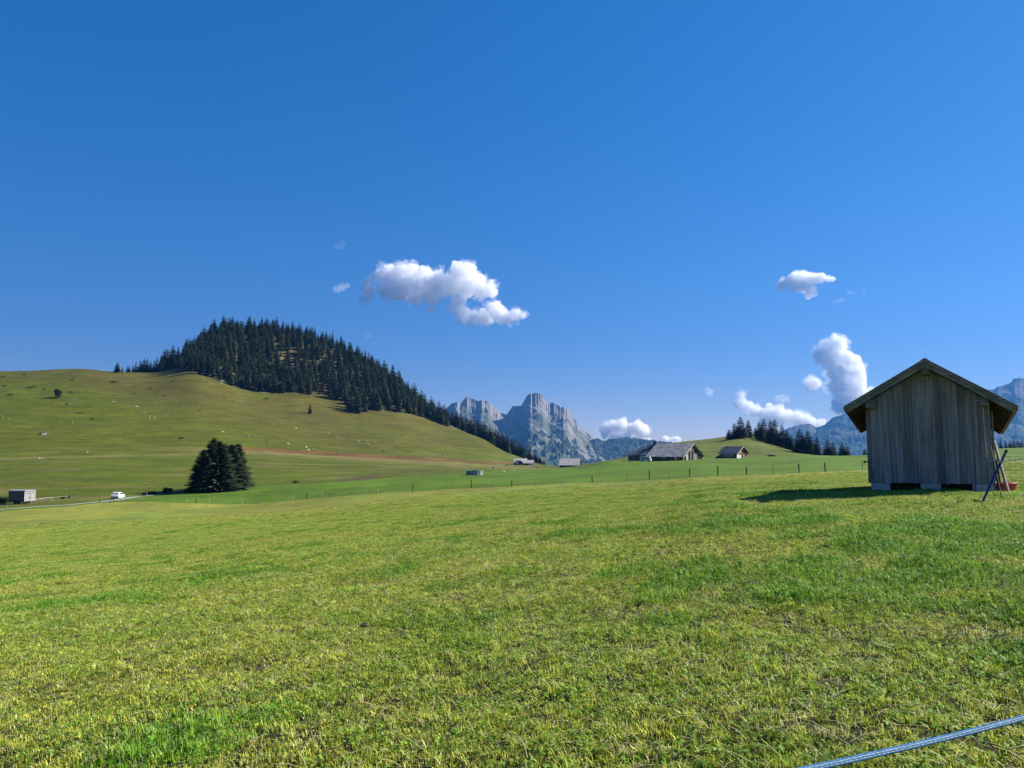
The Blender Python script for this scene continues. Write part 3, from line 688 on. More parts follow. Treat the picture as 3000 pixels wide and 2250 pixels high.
# the clump by the car
CL = [(592, 1318, 1441, 0.36), (622, 1283, 1437, 0.34), (655, 1300, 1433, 0.36), (693, 1300, 1429, 0.36), (640, 1292, 1441, 0.40), (674, 1303, 1437, 0.42)]
cl_l = ['tall dark spruce at the left of the clump beside the track', 'tallest dark spruce in the middle of the clump beside the track', 'dark spruce just right of the middle in the trackside clump',
        'dark spruce at the right end of the clump beside the track', 'lower broad spruce at the front of the clump beside the track', 'second low spruce at the front, right half of the trackside clump']
for i, (px, top, bot, rr) in enumerate(CL):
    p = hit(px, bot); h = P(px, top, p.y).z - p.z
    o = spruce_parts(h, h * rr * 1.0, 64, 34, 400 + i, ragged=0.58, base=0.004, pw=0.62, wf=0.42); o.location = p
    tag(o, cl_l[i], 'tree', 'spruce clump beside the track')
# broadleaf bushes
def leafball(n, rx, rz, leaf, seed, lumps=7):
    rnd = random.Random(seed); V = []; F = []
    L = [(rnd.uniform(-0.6, 0.6) * rx, rnd.uniform(-0.6, 0.6) * rx, rnd.uniform(0.25, 0.7) * rz, rnd.uniform(0.35, 0.6)) for _ in range(lumps)]
    for _ in range(n):
        cx, cy, cz, q = rnd.choice(L); d = Vector((rnd.gauss(0, 1), rnd.gauss(0, 1), rnd.gauss(0, 1))).normalized() * rnd.uniform(0.55, 1.05)
        c = Vector((cx + d.x * q * rx, cy + d.y * q * rx, max(0.03 * rz, cz + d.z * q * rz * 0.75)))
        u = Vector((rnd.gauss(0, 1), rnd.gauss(0, 1), rnd.gauss(0, 0.6))).normalized() * leaf; v = u.cross(Vector((rnd.gauss(0, 1), rnd.gauss(0, 1), rnd.gauss(0, 1)))).normalized() * leaf * 0.7
        b = len(V); V += [c - u, c - v * 0.6, c + u, c + v * 0.6]; F.append((b, b + 1, b + 2, b + 3))
    return V, F
def bush(px, py, wpx, hpx, label, group=None, seed=1, n=900, y=None, stems=True, name='shrub'):
    p = hit(px, py) if y is None else Vector((P(px, py, y).x, y, gz(P(px, py, y).x, y)))
    k = p.y / FPX; rx = wpx * k / 2 * 0.85; rz = hpx * k
    r = empty(name, p, 0, label, 'shrub', group)
    V, F = leafball(n, rx, rz, 0.09 * rx + 0.05 * rz, seed); pyobj('foliage', V, F, M['shrub'], r)
    bm = bmesh.new()
    for i in range(4):
        a = i * 1.6; tube(bm, [(0.1 * rx * math.cos(a), 0.1 * rx * math.sin(a), -0.2), (0.4 * rx * math.cos(a), 0.4 * rx * math.sin(a), rz * 0.55)], [0.04 * rz, 0.015 * rz], 5)
    bmobj('stem', bm, M['bark'], r)
    return r
bush(170, 1168, 26, 26, 'round dark broadleaf tree alone on the grassy slope below the left ridge', seed=3, name='broadleaf_tree')['category'] = 'tree'
bush(492, 1446, 36, 17, 'rounded dark bush between the white car and the spruce clump', seed=4)
bush(440, 1450, 42, 10, 'low straggling bush just right of the white car', seed=5)
bush(8, 1476, 50, 20, 'dark bush at the rear of the livestock trailer', seed=6)
bush(185, 1462, 18, 8, 'small bush behind the pale tape between trailer and car', seed=7, n=400)
bush(202, 1461, 12, 11, 'thin upright bush by a white stake between trailer and car', seed=8, n=300)
bush(562, 1443, 30, 6, 'low dark bush at the left foot of the spruce clump', seed=9, n=400)
bush(669, 1313, 10, 9, 'small conical bush at the left end of the reddish bracken strip', seed=10, n=250)
bush(687, 1313, 20, 12, 'wider bush in the middle of three at the bracken strip', seed=11, n=300)
bush(705, 1313, 14, 11, 'dark bush at the right of three by the bracken strip', seed=12, n=250)
bush(531, 1287, 19, 7, 'dark round shrub alone low on the slope above the spruce clump', seed=13, n=300)
bush(870, 1415, 30, 7, 'dark rushes beside a pale bank right of the spruce clump', seed=14, n=400)
bush(2051, 1310, 16, 21, 'small dark tree on the slope just right of the big barn', seed=15, n=500, y=345, name='broadleaf_tree')['category'] = 'tree'
bush(1666, 1352, 9, 12, 'small dark tree peeping over the roof of the low grey barn', seed=16, n=300, y=430, name='broadleaf_tree')['category'] = 'tree'
for i, (a, b, ww) in enumerate(((92, 1137, 28), (212, 1150, 20), (12, 1132, 18), (28, 1157, 26), (11, 1104, 22), (70, 1098, 18), (439, 1136, 16), (333, 1120, 26), (268, 1228, 22), (235, 1210, 26), (195, 1185, 14), (128, 1140, 12), (212, 1113, 20), (396, 1153, 12), (783, 1168, 24), (585, 1200, 10), (505, 1117, 16), (483, 1160, 9))):
    bush(a, b + 2, ww, 5, 'low dark juniper patch on the grassy slope below ridge and wood', 'juniper patches on the slope', seed=30 + i, n=160)

# ------------------------------------------------------------------ the wooden shed
PHI = math.atan((2727 - 1500) / FPX)
S0 = P(2727, 1416, 22.0)
sx_, sy_ = Vector((math.cos(PHI), -math.sin(PHI), 0)), Vector((math.sin(PHI), math.cos(PHI), 0))
def sh(px, py, o=0.0):
    "source pixel -> (x, z) in the shed's front plane moved back by o"
    d = P(px, py, 1.0) - Vector((0, 0, EYE)); q = S0 + sy_ * o; q0 = Vector((q.x, q.y, EYE))
    k = (Vector((q.x, q.y, 0)) - Vector((0, 0, 0))).dot(sy_) / Vector((d.x, d.y, 0)).dot(sy_)
    w_ = Vector((d.x * k, d.y * k, EYE + d.z * k)) - Vector((S0.x, S0.y, 0))
    return w_.dot(sx_), w_.z
GZ = gz(S0.x, S0.y)
shed = empty('wooden_shed', (S0.x, S0.y, 0), -PHI, 'grey weathered plank shed on concrete blocks with gabled overhanging roof', 'shed')
OV = -0.42; LEN = 4.6; RB = 5.1; DROP = 0.55
xl, zbl = sh(2544, 1411); xr, zbr = sh(2912, 1422); zb = (zbl + zbr) / 2
rx, rz_ = sh(2709, 1051, OV); lx, lz = sh(2471, 1192, OV); ex, ez = sh(2980, 1188, OV)
print('shed', xl, xr, zb, GZ, (rx, rz_), (lx, lz), (ex, ez))
def roofz(x, y=0.0):
    z = rz_ + (x - rx) * ((lz - rz_) / (lx - rx) if x < rx else (ez - rz_) / (ex - rx))
    return z - DROP * (y - OV) / (RB - OV)
rnd = random.Random(5)
def plankwall(name, x0, x1, zb, ztop, y, th, parent, n, seed):
    "vertical boards; each has its own tone; front face at y"
    rn = random.Random(seed); bm = bmesh.new(); cl = bm.loops.layers.float_color.new('tone')
    xs = [x0]; wd = (x1 - x0) / n
    for i in range(n - 1): xs.append(x0 + wd * (i + 1) + rn.uniform(-0.32, 0.32) * wd)
    xs.append(x1)
    for i in range(n):
        a, b = xs[i] + 0.003, xs[i + 1] - 0.003; off = rn.uniform(0, 0.012); zz = zb + rn.uniform(-0.015, 0.01)
        k = rn.choice((0.62, 0.75, 0.85, 0.92, 1.0, 1.05, 1.12, 1.22)); tone = (k, k * rn.uniform(0.97, 1.0), k * rn.uniform(0.95, 1.02), 1)
        n0 = len(bm.faces); pl = [(a, zz), (b, zz), (b, ztop(b)), ] + ([(rx, ztop(rx))] if a < rx < b and name == 'gable_wall' else []) + [(a, ztop(a))]
        prism(bm, pl, y + off, y + th + off); bm.faces.ensure_lookup_table()
        for f in bm.faces[n0:]:
            for l in f.loops: l[cl] = tone
    return bmobj(name, bm, M['oldwood'], parent)
def stain(m, sc_, st, lo, hi):
    n = m.node_tree; L = n.links.new; p = n.nodes['Principled BSDF']; src = p.inputs['Base Color'].links[0].from_socket
    tc = n.nodes.new('ShaderNodeTexCoord'); mp = n.nodes.new('ShaderNodeMapping'); mp.inputs['Scale'].default_value = st; L(tc.outputs['Object'], mp.inputs[0])
    z = n.nodes.new('ShaderNodeTexNoise'); z.inputs['Scale'].default_value = sc_; z.inputs['Detail'].default_value = 6; z.inputs['Roughness'].default_value = 0.7; L(mp.outputs[0], z.inputs[0])
    r = n.nodes.new('ShaderNodeMapRange'); r.inputs[1].default_value = 0.35; r.inputs[2].default_value = 0.65; r.inputs[3].default_value = lo; r.inputs[4].default_value = hi; L(z.outputs['Fac'], r.inputs[0])
    x = n.nodes.new('ShaderNodeMix'); x.data_type = 'RGBA'; x.blend_type = 'MULTIPLY'; x.inputs[0].default_value = 1; L(src, x.inputs[6]); L(r.outputs[0], x.inputs[7]); L(x.outputs[2], p.inputs['Base Color'])
stain(M['oldwood'], 1.4, (2.5, 2.5, 0.5), 0.74, 1.15); stain(M['oldwood'], 14, (1, 1, 0.6), 0.85, 1.12)
stain(M['shingle'], 0.8, (1, 1, 1), 0.75, 1.2); stain(M['beamwood'], 3, (1, 1, 1), 0.7, 1.2)
plankwall('gable_wall', xl, xr, zb, lambda x: roofz(x, 0) - 0.19, 0.0, 0.03, shed, 21, 3)
plankwall('rear_wall', xl, xr, zb, lambda x: roofz(x, LEN) - 0.2, LEN, 0.03, shed, 20, 4)
for nm, x in (('side_wall', xl), ('side_wall', xr - 0.03)):
    bm = bmesh.new(); cl = bm.loops.layers.float_color.new('tone'); n = 26
    for i in range(n):
        a = 0.045 + (LEN - 0.06) * i / n; b = 0.045 + (LEN - 0.06) * (i + 1) / n - 0.006; k = rnd.uniform(0.6, 1.2); n0 = len(bm.faces)
        xo = rnd.uniform(0, 0.008)
        box(bm, x + xo, x + 0.03 + xo, a, b, zb + rnd.uniform(-0.01, 0.01), roofz(x + 0.015, b) - 0.2); bm.faces.ensure_lookup_table()
        for f in bm.faces[n0:]:
            for l in f.loops: l[cl] = (k, k, k, 1)
    bmobj(nm, bm, M['oldwood'], shed)
bm = bmesh.new(); box(bm, xl + 0.05, xr - 0.05, 0.075, LEN - 0.02, zb + 0.02, zb + 0.10); bmobj('floor', bm, M['darkwood'], shed)
bm = bmesh.new(); prism(bm, [(xl + 0.05, zb + 0.11), (xr - 0.05, zb + 0.11), (xr - 0.05, roofz(xr, 0.07) - 0.21), (rx, roofz(rx, 0.07) - 0.21), (xl + 0.05, roofz(xl, 0.07) - 0.21)], 0.05, 0.07); bmobj('gap_backing', bm, M['darkwood'], shed)  # added dark panel that blocks light showing through the plank gaps
def roof_slab(name, xa, za_f, xb, zb_f, up0, up1, y0, y1, m, wave=0.0, ny=12, nx=8, seed=1):
    "slab lying on the roof plane between two x positions"
    rn = random.Random(seed); bm = bmesh.new(); g = []
    dd = lambda y: DROP * (y - OV) / (RB - OV)
    for j in range(ny + 1):
        y = y0 + (y1 - y0) * j / ny; row = []
        for i in range(nx + 1):
            f = i / nx; x = xa + (xb - xa) * f; z = za_f + (zb_f - za_f) * f - dd(y) + rn.uniform(-wave, wave)
            row.append((bm.verts.new((x, y, z + up0)), bm.verts.new((x, y, z + up1))))
        g.append(row)
    for j in range(ny):
        for i in range(nx):
            bm.faces.new((g[j][i][1], g[j][i + 1][1], g[j + 1][i + 1][1], g[j + 1][i][1])); bm.faces.new((g[j][i][0], g[j + 1][i][0], g[j + 1][i + 1][0], g[j][i + 1][0]))
    for i in range(nx):
        bm.faces.new((g[0][i][0], g[0][i + 1][0], g[0][i + 1][1], g[0][i][1])); bm.faces.new((g[ny][i][0], g[ny][i][1], g[ny][i + 1][1], g[ny][i + 1][0]))
    for j in range(ny):
        bm.faces.new((g[j][0][0], g[j][0][1], g[j + 1][0][1], g[j + 1][0][0])); bm.faces.new((g[j][nx][0], g[j + 1][nx][0], g[j + 1][nx][1], g[j][nx][1]))
    return bmobj(name, bm, m, shed)
roof_l = roof_slab('roof_slope', lx, lz, rx - 0.004, rz_, -0.085, 0.0, OV + 0.012, RB, M['shingle'], 0.004, seed=1)
roof_r = roof_slab('roof_slope', rx + 0.004, rz_, ex, ez, -0.085, 0.0, OV + 0.012, RB, M['shingle'], 0.004, seed=2)
# barge boards along the front verge: an upper fascia and a set-back lower board
for xa, za, xb, zb2, s in ((lx, lz, rx - 0.004, rz_, -1), (rx + 0.004, rz_, ex, ez, 1)):
    bm = bmesh.new(); prism(bm, [(xa, za - 0.10), (xb, zb2 - 0.10), (xb, zb2 + 0.012), (xa, za + 0.012)], OV - 0.02, OV + 0.01); bmobj('verge_fascia', bm, M['beamwood'], shed)
    k = 0.35 if s < 0 else 0.0; k2 = 0.0 if s < 0 else 0.35
    x0 = xa + 0.10 if s < 0 else xa; x1 = xb if s < 0 else xb - 0.10
    z0 = za + (zb2 - za) * (x0 - xa) / (xb - xa); z1 = za + (zb2 - za) * (x1 - xa) / (xb - xa)
    bm = bmesh.new(); prism(bm, [(x0, z0 - 0.235), (x1, z1 - 0.235), (x1, z1 - 0.103), (x0, z0 - 0.103)], OV + 0.014, OV + 0.054); bmobj('barge_board', bm, M['beamwood'], shed)
bm = bmesh.new(); prism(bm, [(rx - 0.10, roofz(rx - 0.10, OV) + 0.004), (rx, rz_ + 0.002), (rx + 0.10, roofz(rx + 0.10, OV) + 0.004), (rx + 0.10, roofz(rx + 0.10, OV) + 0.03), (rx, rz_ + 0.03), (rx - 0.10, roofz(rx - 0.10, OV) + 0.03)], OV - 0.022, OV + 0.4); bmobj('ridge_cap', bm, M['beamwood'], shed)
bm = bmesh.new(); prism(bm, [(rx - 0.03, rz_ - 0.27), (rx + 0.03, rz_ - 0.27), (rx + 0.03, rz_ - 0.02), (rx - 0.03, rz_ - 0.02)], OV + 0.0545, OV + 0.085); bmobj('ridge_block', bm, M['beamwood'], shed)
# purlins and rafters
for x, dz in ((rx, 0.30), (xl + 0.13, 0.33), (xr - 0.13, 0.33)):
    bm = bmesh.new(); zt = roofz(x, 0)
    a = Vector((x, OV + 0.12, roofz(x, OV) - dz)); b = Vector((x, -0.002, roofz(x, 0) - dz)); beam(bm, a, b, 0.21, 0.24)
    bmobj('purlin', bm, M['beamwood'], shed)
for j in range(9):
    y = 0.25 + j * 0.55
    for xa, xb in ((lx + 0.06, xl - 0.004), (xr + 0.006, ex - 0.06)):
        bm = bmesh.new(); a = Vector((xa, y, roofz(xa, y) - 0.145)); b = Vector((xb, y, roofz(xb, y) - 0.145)); beam(bm, a, b, 0.09, 0.11); bmobj('rafter', bm, M['darkwood'], shed)
for j in range(8):
    for x0, x1 in ((ex - 0.03 - j * 0.085, ex - 0.09 - j * 0.085),):
        bm = bmesh.new(); beam(bm, ((x0 + x1) / 2, OV + 0.06, roofz((x0 + x1) / 2, OV + 0.06) - 0.100), ((x0 + x1) / 2, RB - 0.01, roofz((x0 + x1) / 2, RB - 0.01) - 0.100), 0.055, 0.026)
        bmobj('roof_batten', bm, M['slatwood'] if j == 0 else M['darkwood'], shed)
bm = bmesh.new(); beam(bm, (ex + 0.012, OV, roofz(ex, OV) - 0.055), (ex + 0.012, RB, roofz(ex, RB) - 0.055), 0.02, 0.11); bmobj('eave_strip', bm, M['slatwood'], shed)
# concrete blocks
for a, b, t_, lo in ((2552, 2608, 1413, 1440), (2697, 2757, 1417, 1440), (2850, 2911, 1422, 1440)):
    x0, _ = sh(a, 1425); x1, _ = sh(b, 1425)
    bm = bmesh.new(); box(bm, x0, x1, 0.02, 0.5, GZ - 0.25, zb - 0.006, 0.012); bmobj('foundation_block', bm, M['concrete'], shed)
    bm = bmesh.new(); box(bm, x0, x1, LEN - 0.5, LEN, GZ - 0.35, zb - 0.006, 0.012); bmobj('foundation_block', bm, M['concrete'], shed)
bm = bmesh.new(); box(bm, xl + 0.05, xr - 0.05, 0.55, 0.62, GZ - 0.2, zb - 0.01); bmobj('underfloor_board', bm, M['darkwood'], shed)
# nail-hole knot and small fittings
bm = bmesh.new(); hx, hz = sh(2806, 1294); tube(bm, [(hx, -0.012, hz), (hx, 0.002, hz)], 0.012, 8); bmobj('bolt', bm, M['whitemetal'], shed)
bm = bmesh.new(); hx, hz = sh(2539, 1353, -0.05); tube(bm, [(hx + 0.08, 0.0, hz), (hx - 0.05, -0.05, hz)], 0.012, 8); tube(bm, [(hx - 0.05, -0.05, hz + 0.03), (hx - 0.05, -0.05, hz - 0.035)], 0.03, 10); bmobj('wire_insulator', bm, M['black'], shed)
def shw(px, py, o): # world point in shed front plane
    x, z = sh(px, py, o); return Vector((S0.x, S0.y, 0)) + sx_ * x + sy_ * o + Vector((0, 0, z))
bm = bmesh.new(); tube(bm, [shw(2541, 1350, -0.05), shw(2640, 1350.5, -0.03), shw(2720, 1350, -0.025)], 0.003, 5); tag(bmobj('fence_wire', bm, M['greymetal']), 'thin wire stretched across the shed gable wall from its insulator', 'wire')
# wooden rake leaning on the gable wall
rk = empty('hay_rake', shw(2891, 1341, -0.16), -PHI, 'old wooden hay rake leaning head up against the shed wall', 'rake')
rb = shw(2891, 1341, -0.16); rt = shw(2877, 1174, -0.05); inv = Matrix.Rotation(PHI, 4, 'Z') @ Matrix.Translation(-rb)
bm = bmesh.new(); tube(bm, [inv @ rb, inv @ ((rb + rt) / 2), inv @ rt], [0.02, 0.019, 0.017], 8); bmobj('handle', bm, M['palewood'], rk)
h0 = inv @ shw(2851, 1173.5, -0.05); h1 = inv @ shw(2884, 1172.5, -0.05)
bm = bmesh.new(); beam(bm, h0, h1, 0.03, 0.035)
for i in range(8):
    q = h0.lerp(h1, (i + 0.5) / 8); beam(bm, q, q + Vector((0, 0.045, -0.01)), 0.012)
bmobj('head', bm, M['palewood'], rk)
# planks leaning on the right corner
def free_beam(name, a, b, w_, h_, m, label, cat, group=None):
    bm = bmesh.new(); beam(bm, (0, 0, 0), b - a, w_, h_, bev=0); o = bmobj(name, bm, m); o.location = a
    return tag(o, label, cat, group)
def onground(px, py, dz=0.0):
    p = hit(px, py); p.z += dz; return p
pa = shw(2953, 1416, 0.25); pa.z = gz(pa.x, pa.y) + 0.02
free_beam('plank', pa, shw(2912, 1291, 0.35), 0.13, 0.05, M['beamwood'], 'broad grey plank leaning against the right shed corner', 'plank')
pa = shw(2927, 1392, 0.5); pa.z = gz(pa.x, pa.y) + 0.02
free_beam('plank', pa, shw(2915, 1345, 0.6), 0.10, 0.05, M['darkwood'], 'short dark plank behind the broad leaning plank', 'plank')
pb = shw(2913.5, 1418, 0.16)
free_beam('plank', Vector((pb.x, pb.y, gz(pb.x, pb.y))), shw(2905.5, 1204, 0.12), 0.05, 0.03, M['beamwood'], 'narrow grey batten upright at the right shed corner', 'plank')
# red plastic tub on the grass behind the plank
tb = shw(2938, 1412, 0.9); tub = empty('plastic_tub', (tb.x, tb.y, gz(tb.x, tb.y)), 0.5, 'faded red plastic tub lying behind the leaning plank', 'tub')
bm = bmesh.new(); n = 20
rings = []
for rr, zz in ((0.0, 0.02), (0.27, 0.02), (0.30, 0.10), (0.315, 0.22), (0.34, 0.23), (0.34, 0.25), (0.29, 0.25), (0.27, 0.12), (0.24, 0.05), (0.0, 0.05)):
    rings.append([bm.verts.new((1.25 * rr * math.cos(6.2832 * i / n), rr * math.sin(6.2832 * i / n), zz)) for i in range(n)])
for a, b in zip(rings, rings[1:]):
    for i in range(n): bm.faces.new((a[i], a[(i + 1) % n], b[(i + 1) % n], b[i]))
bmesh.ops.remove_doubles(bm, verts=bm.verts[:], dist=1e-5); bmobj('shell', bm, M['redplastic'], tub, True)
bm = bmesh.new(); tube(bm, [(-0.42, -0.08, 0.24), (-0.49, 0, 0.25), (-0.42, 0.08, 0.24)], 0.012, 6); bmobj('handle', bm, M['redplastic'], tub)
# temporary fence posts, tied together with blue and white tape
def stake(px, py, tip, y_tip, label, foot=True, r=0.02, m='bluepost'):
    a = hit(px, py); a = Vector((a.x, a.y, a.z)); b = P(tip[0], tip[1], a.y + y_tip)
    e = empty('fence_stake', a, 0, label, 'post', 'plastic fence stakes by the shed')
    v = b - a; bm = bmesh.new(); tube(bm, [v.normalized() * -0.12, (0, 0, 0), v * 0.5, v], [0.006, r * 0.85, r, r * 0.9], 8); bmobj('shaft', bm, M[m], e)
    if foot:
        bm = bmesh.new(); beam(bm, v * 0.05, v * 0.05 + Vector((-0.16, -0.02, 0.02)), 0.035, 0.02); beam(bm, v * 0.05 + Vector((-0.15, -0.02, 0.0)), v * 0.05 + Vector((-0.2, -0.03, 0.05)), 0.03, 0.015); bmobj('foot_step', bm, M[m], e)
    bm = bmesh.new(); tube(bm, [v * 0.985, v * 1.01], [r * 1.25, r * 1.15], 8); bmobj('cap', bm, M['black'], e)
    return a, b
s1 = stake(2858, 1446, (2857, 1345), 0.0, 'short upright dark blue stake in front of the shed gable', False, 0.022)
s2 = stake(2875, 1478, (2948, 1321), 0.35, 'leaning dark blue stake crossing the tape at the shed corner', True, 0.026)
s3 = stake(2936, 1462, (2903, 1310), 0.8, 'thin black stake leaning left against the shed corner', True, 0.014, 'black')
M['tapeb'] = mat('blue_tape', (0.035, 0.135, 0.27), 0.8, 0.45, 300, (1, 1, 1), spec=0.08, bump=0.0006, bscale=500); M['tapew'] = mat('pale_tape', (0.26, 0.42, 0.52), 0.5, 0.25, 40); M['filament'] = mat('grey_filament', (0.36, 0.37, 0.38), 0.6, 0.5, 250)
def ribbon(name, pts, wd, m, label, cat, th=0.0015, group=None, up=(0, 0, 1), parent=None):
    bm = bmesh.new(); pts = [Vector(p) for p in pts]; prev = None
    for i, p in enumerate(pts):
        d = (pts[min(i + 1, len(pts) - 1)] - pts[max(i - 1, 0)]).normalized(); u = Vector(up); s = d.cross(u).normalized(); u = s.cross(d)
        q = [bm.verts.new(p + u * a * wd / 2 + s * b * th) for a, b in ((-1, -1), (1, -1), (1, 1), (-1, 1))]
        if prev:
            for k in range(4): bm.faces.new((prev[k], prev[(k + 1) % 4], q[(k + 1) % 4], q[k]))
        prev = q
    o = bmobj(name, bm, m, parent)
    return tag(o, label, cat, group) if label else o
y1_ = s1[0].y; y2_ = s2[0].y + 0.3
K1 = P(2856, 1351, y1_ - 0.03); K2 = P(2911, 1348, s3[0].y + 0.45); K3 = P(2929, 1354, y2_ - 0.04)
tp = [K1, K1.lerp(K2, 0.5) + Vector((0, 0, -0.012)), K2, K3, P(2965, 1349.5, 16.4), P(3005, 1344, 16.2), P(3200, 1318, 15.6)]
ribbon('fence_tape', tp, 0.022, M['tapew'], 'pale blue fence tape tied round the stakes at the shed corner', 'tape')
ribbon('fence_tape', [K1 + Vector((0, 0, -0.02)), K1.lerp(K2, 0.45) + Vector((0, -0.01, 0.012)), K2 + Vector((0, 0, -0.03)), K2 + Vector((0.05, -0.05, -0.12)), K3 + Vector((0, 0, -0.015))], 0.016, M['tapeb'], 'second deeper blue tape strand wrapped between the stakes', 'tape')
# sheep netting to the right behind the shed
def netting():
    a = hit(2925, 1392); b = hit(3010, 1402); c = Vector((b.x + (b.x - a.x) * 1.6, b.y + (b.y - a.y) * 1.6, 0))
    a = Vector((a.x, 30.0, 0)); a.x = (2925 - 1500) / FPX * 30.0 * 0.995; c = Vector((a.x + 6.5, 24.5, 0))
    e = empty('netting_fence', (a.x, a.y, gz(a.x, a.y)), 0, 'dark square mesh netting fence on the slope right of the shed', 'fence')
    bm = bmesh.new(); n = 46; L = []
    for i in range(n + 1):
        f = i / n; x = a.x + (c.x - a.x) * f; y = a.y + (c.y - a.y) * f; L.append(Vector((x - a.x, y - a.y, gz(x, y) - gz(a.x, a.y) + 0.03 * math.sin(i * 0.9))))
    for v in L: beam(bm, v, v + Vector((0, 0, 0.95)), 0.007)
    for k in range(8):
        for p, q in zip(L, L[1:]): beam(bm, p + Vector((0, 0, 0.03 + k * 0.13)), q + Vector((0, 0, 0.03 + k * 0.13)), 0.006)
    bmobj('net', bm, M['wirem'], e)
    for f in (0.18, 0.62, 1.0):
        v = L[int(f * n)]; bm = bmesh.new(); tube(bm, [v + Vector((0, 0, -0.2)), v + Vector((-0.03, 0, 1.2))], 0.035, 8); bmobj('post', bm, M['darkwood'], e)
netting()
sp = hit(2990, 1450); bm = bmesh.new(); box(bm, -0.45, 0.5, -0.25, 0.25, -0.1, 0.05, 0.03)
for v in bm.verts: v.co += Vector((rnd.uniform(-1, 1), rnd.uniform(-1, 1), rnd.uniform(-1, 1))) * 0.025
so = bmobj('stone_slab', bm, M['stone']); so.location = (sp.x, sp.y, sp.z - 0.01); so.rotation_euler = (0, 0, 0.4); tag(so, 'flat pale stone slab in the grass right of the shed', 'stone')
# blue electric tape close to the camera, sagging in from the right
zt = EYE - 0.55
def tape_pt(px, py):
    d = P(px, py, 1.0) - Vector((0, 0, EYE)); k = (zt - EYE) / d.z; return Vector((d.x * k, d.y * k, zt))
A = tape_pt(2363, 2256); B = tape_pt(3010, 2100)
pts = [A + (B - A) * f + Vector((0, 0, 0.012 * (f - 0.1) * (f - 1.0) - 0.0)) for f in np.linspace(-0.8, 1.5, 40)]
ft = empty('fence_rope', pts[0], 0, 'bright blue woven fence tape stretched low across the near corner', 'tape')
rel = [p - pts[0] for p in pts]
nrm = (Vector((0, 0, EYE)) - (A + B) / 2).normalized()
dirv = (B - A).normalized(); side = dirv.cross(nrm).normalized()
bm = bmesh.new(); tube(bm, rel, 0.0044, 10); bmobj('core_band', bm, M['tapeb'], ft, True)
for s in (-1, 1):
    bm = bmesh.new(); tube(bm, [p + side * s * 0.0031 + nrm * 0.0018 for p in rel], 0.0027, 8); bmobj('edge_strand', bm, M['tapeb'], ft, True)
for s in (-0.55, 0.0, 0.55):
    bm = bmesh.new()
    pp = []
    for i in range(400):
        f = i / 399 * (len(rel) - 1); j = min(int(f), len(rel) - 2); pp.append(rel[j].lerp(rel[j + 1], f - j) + side * (s * 0.0030 + 0.00025 * math.sin(i * 1.9 + s)) + nrm * (0.0049 + 0.0002 * math.cos(i * 1.9)))
    tube(bm, pp, 0.0010, 6); bmobj('silver_filament', bm, M['filament'], ft)

# ------------------------------------------------------------------ fence posts along the fields
def post_mesh(kind):
    bm = bmesh.new()
    if kind == 'thick': tube(bm, [(0, 0, -0.3), (0, 0, 0.6), (0.01, 0, 1.2)], [0.085, 0.08, 0.075], 9)
    elif kind == 'thin': tube(bm, [(0, 0, -0.3), (0, 0, 0.5), (0.01, 0, 1.1)], [0.04, 0.04, 0.036], 8)
    else: tube(bm, [(0, 0, -0.2), (0, 0, 0.5), (0.005, 0, 1.05)], [0.035, 0.035, 0.03], 8); tube(bm, [(0, 0, 0.98), (0, 0, 1.06)], [0.042, 0.042], 8)
    o = bmobj('fence_post', bm, M[dict(thick='darkwood', thin='stake', white='whitemetal')[kind]]); me = o.data; bpy.data.objects.remove(o); return me
PM = {k: post_mesh(k) for k in ('thick', 'thin', 'white')}
LM = [(345, 'the white car'), (465, 'the twin bushes'), (655, 'the spruce clump'), (870, 'the dark rushes'), (1085, 'the brown ditch'), (1391, 'the round teal tank'), (1535, 'the far chalets'), (1673, 'the low grey barn'), (1890, 'the parked white van'), (2030, 'the barn gable'), (2150, 'the small chalet'), (2240, 'the knoll top trees'), (2420, 'the trees near the shed'), (2545, 'the shed')]
ORD = ['first', 'second', 'third', 'fourth', 'fifth', 'sixth', 'seventh']
def posts(lst, where, group, hscale=1.0):
    lab = {}; rows = []
    for px, py, kind, hp in sorted(lst):
        l = min(LM, key=lambda q: abs(q[0] - px)); rows.append([px, py, kind, hp, l])
    for r in rows:
        px, l = r[0], r[4]; sd_ = 'right' if px >= l[0] else 'left'
        same = sorted([abs(q[0] - l[0]) for q in rows if q[4] == l and (q[0] >= l[0]) == (px >= l[0])]); k = same.index(abs(px - l[0]))
        look = dict(thick='thick dark post', thin='thin grey stake', white='slim white stake')[r[2]]
        p = hit(px, r[1]); o = bpy.data.objects.new('fence_post', PM[r[2]]); C.objects.link(o)
        base = dict(thick=1.2, thin=1.1, white=1.05)[r[2]]; hh = r[3] / FPX * p.y
        o.location = p; o.scale = (1, 1, min(max(hh / base, 0.55), 1.5)); o.rotation_euler = (rng.uniform(-0.05, 0.05), rng.uniform(-0.05, 0.05), rng.uniform(0, 6))
        tag(o, f'{look} on the {where}, {ORD[k]} {sd_} of {l[1]}', 'post', group)
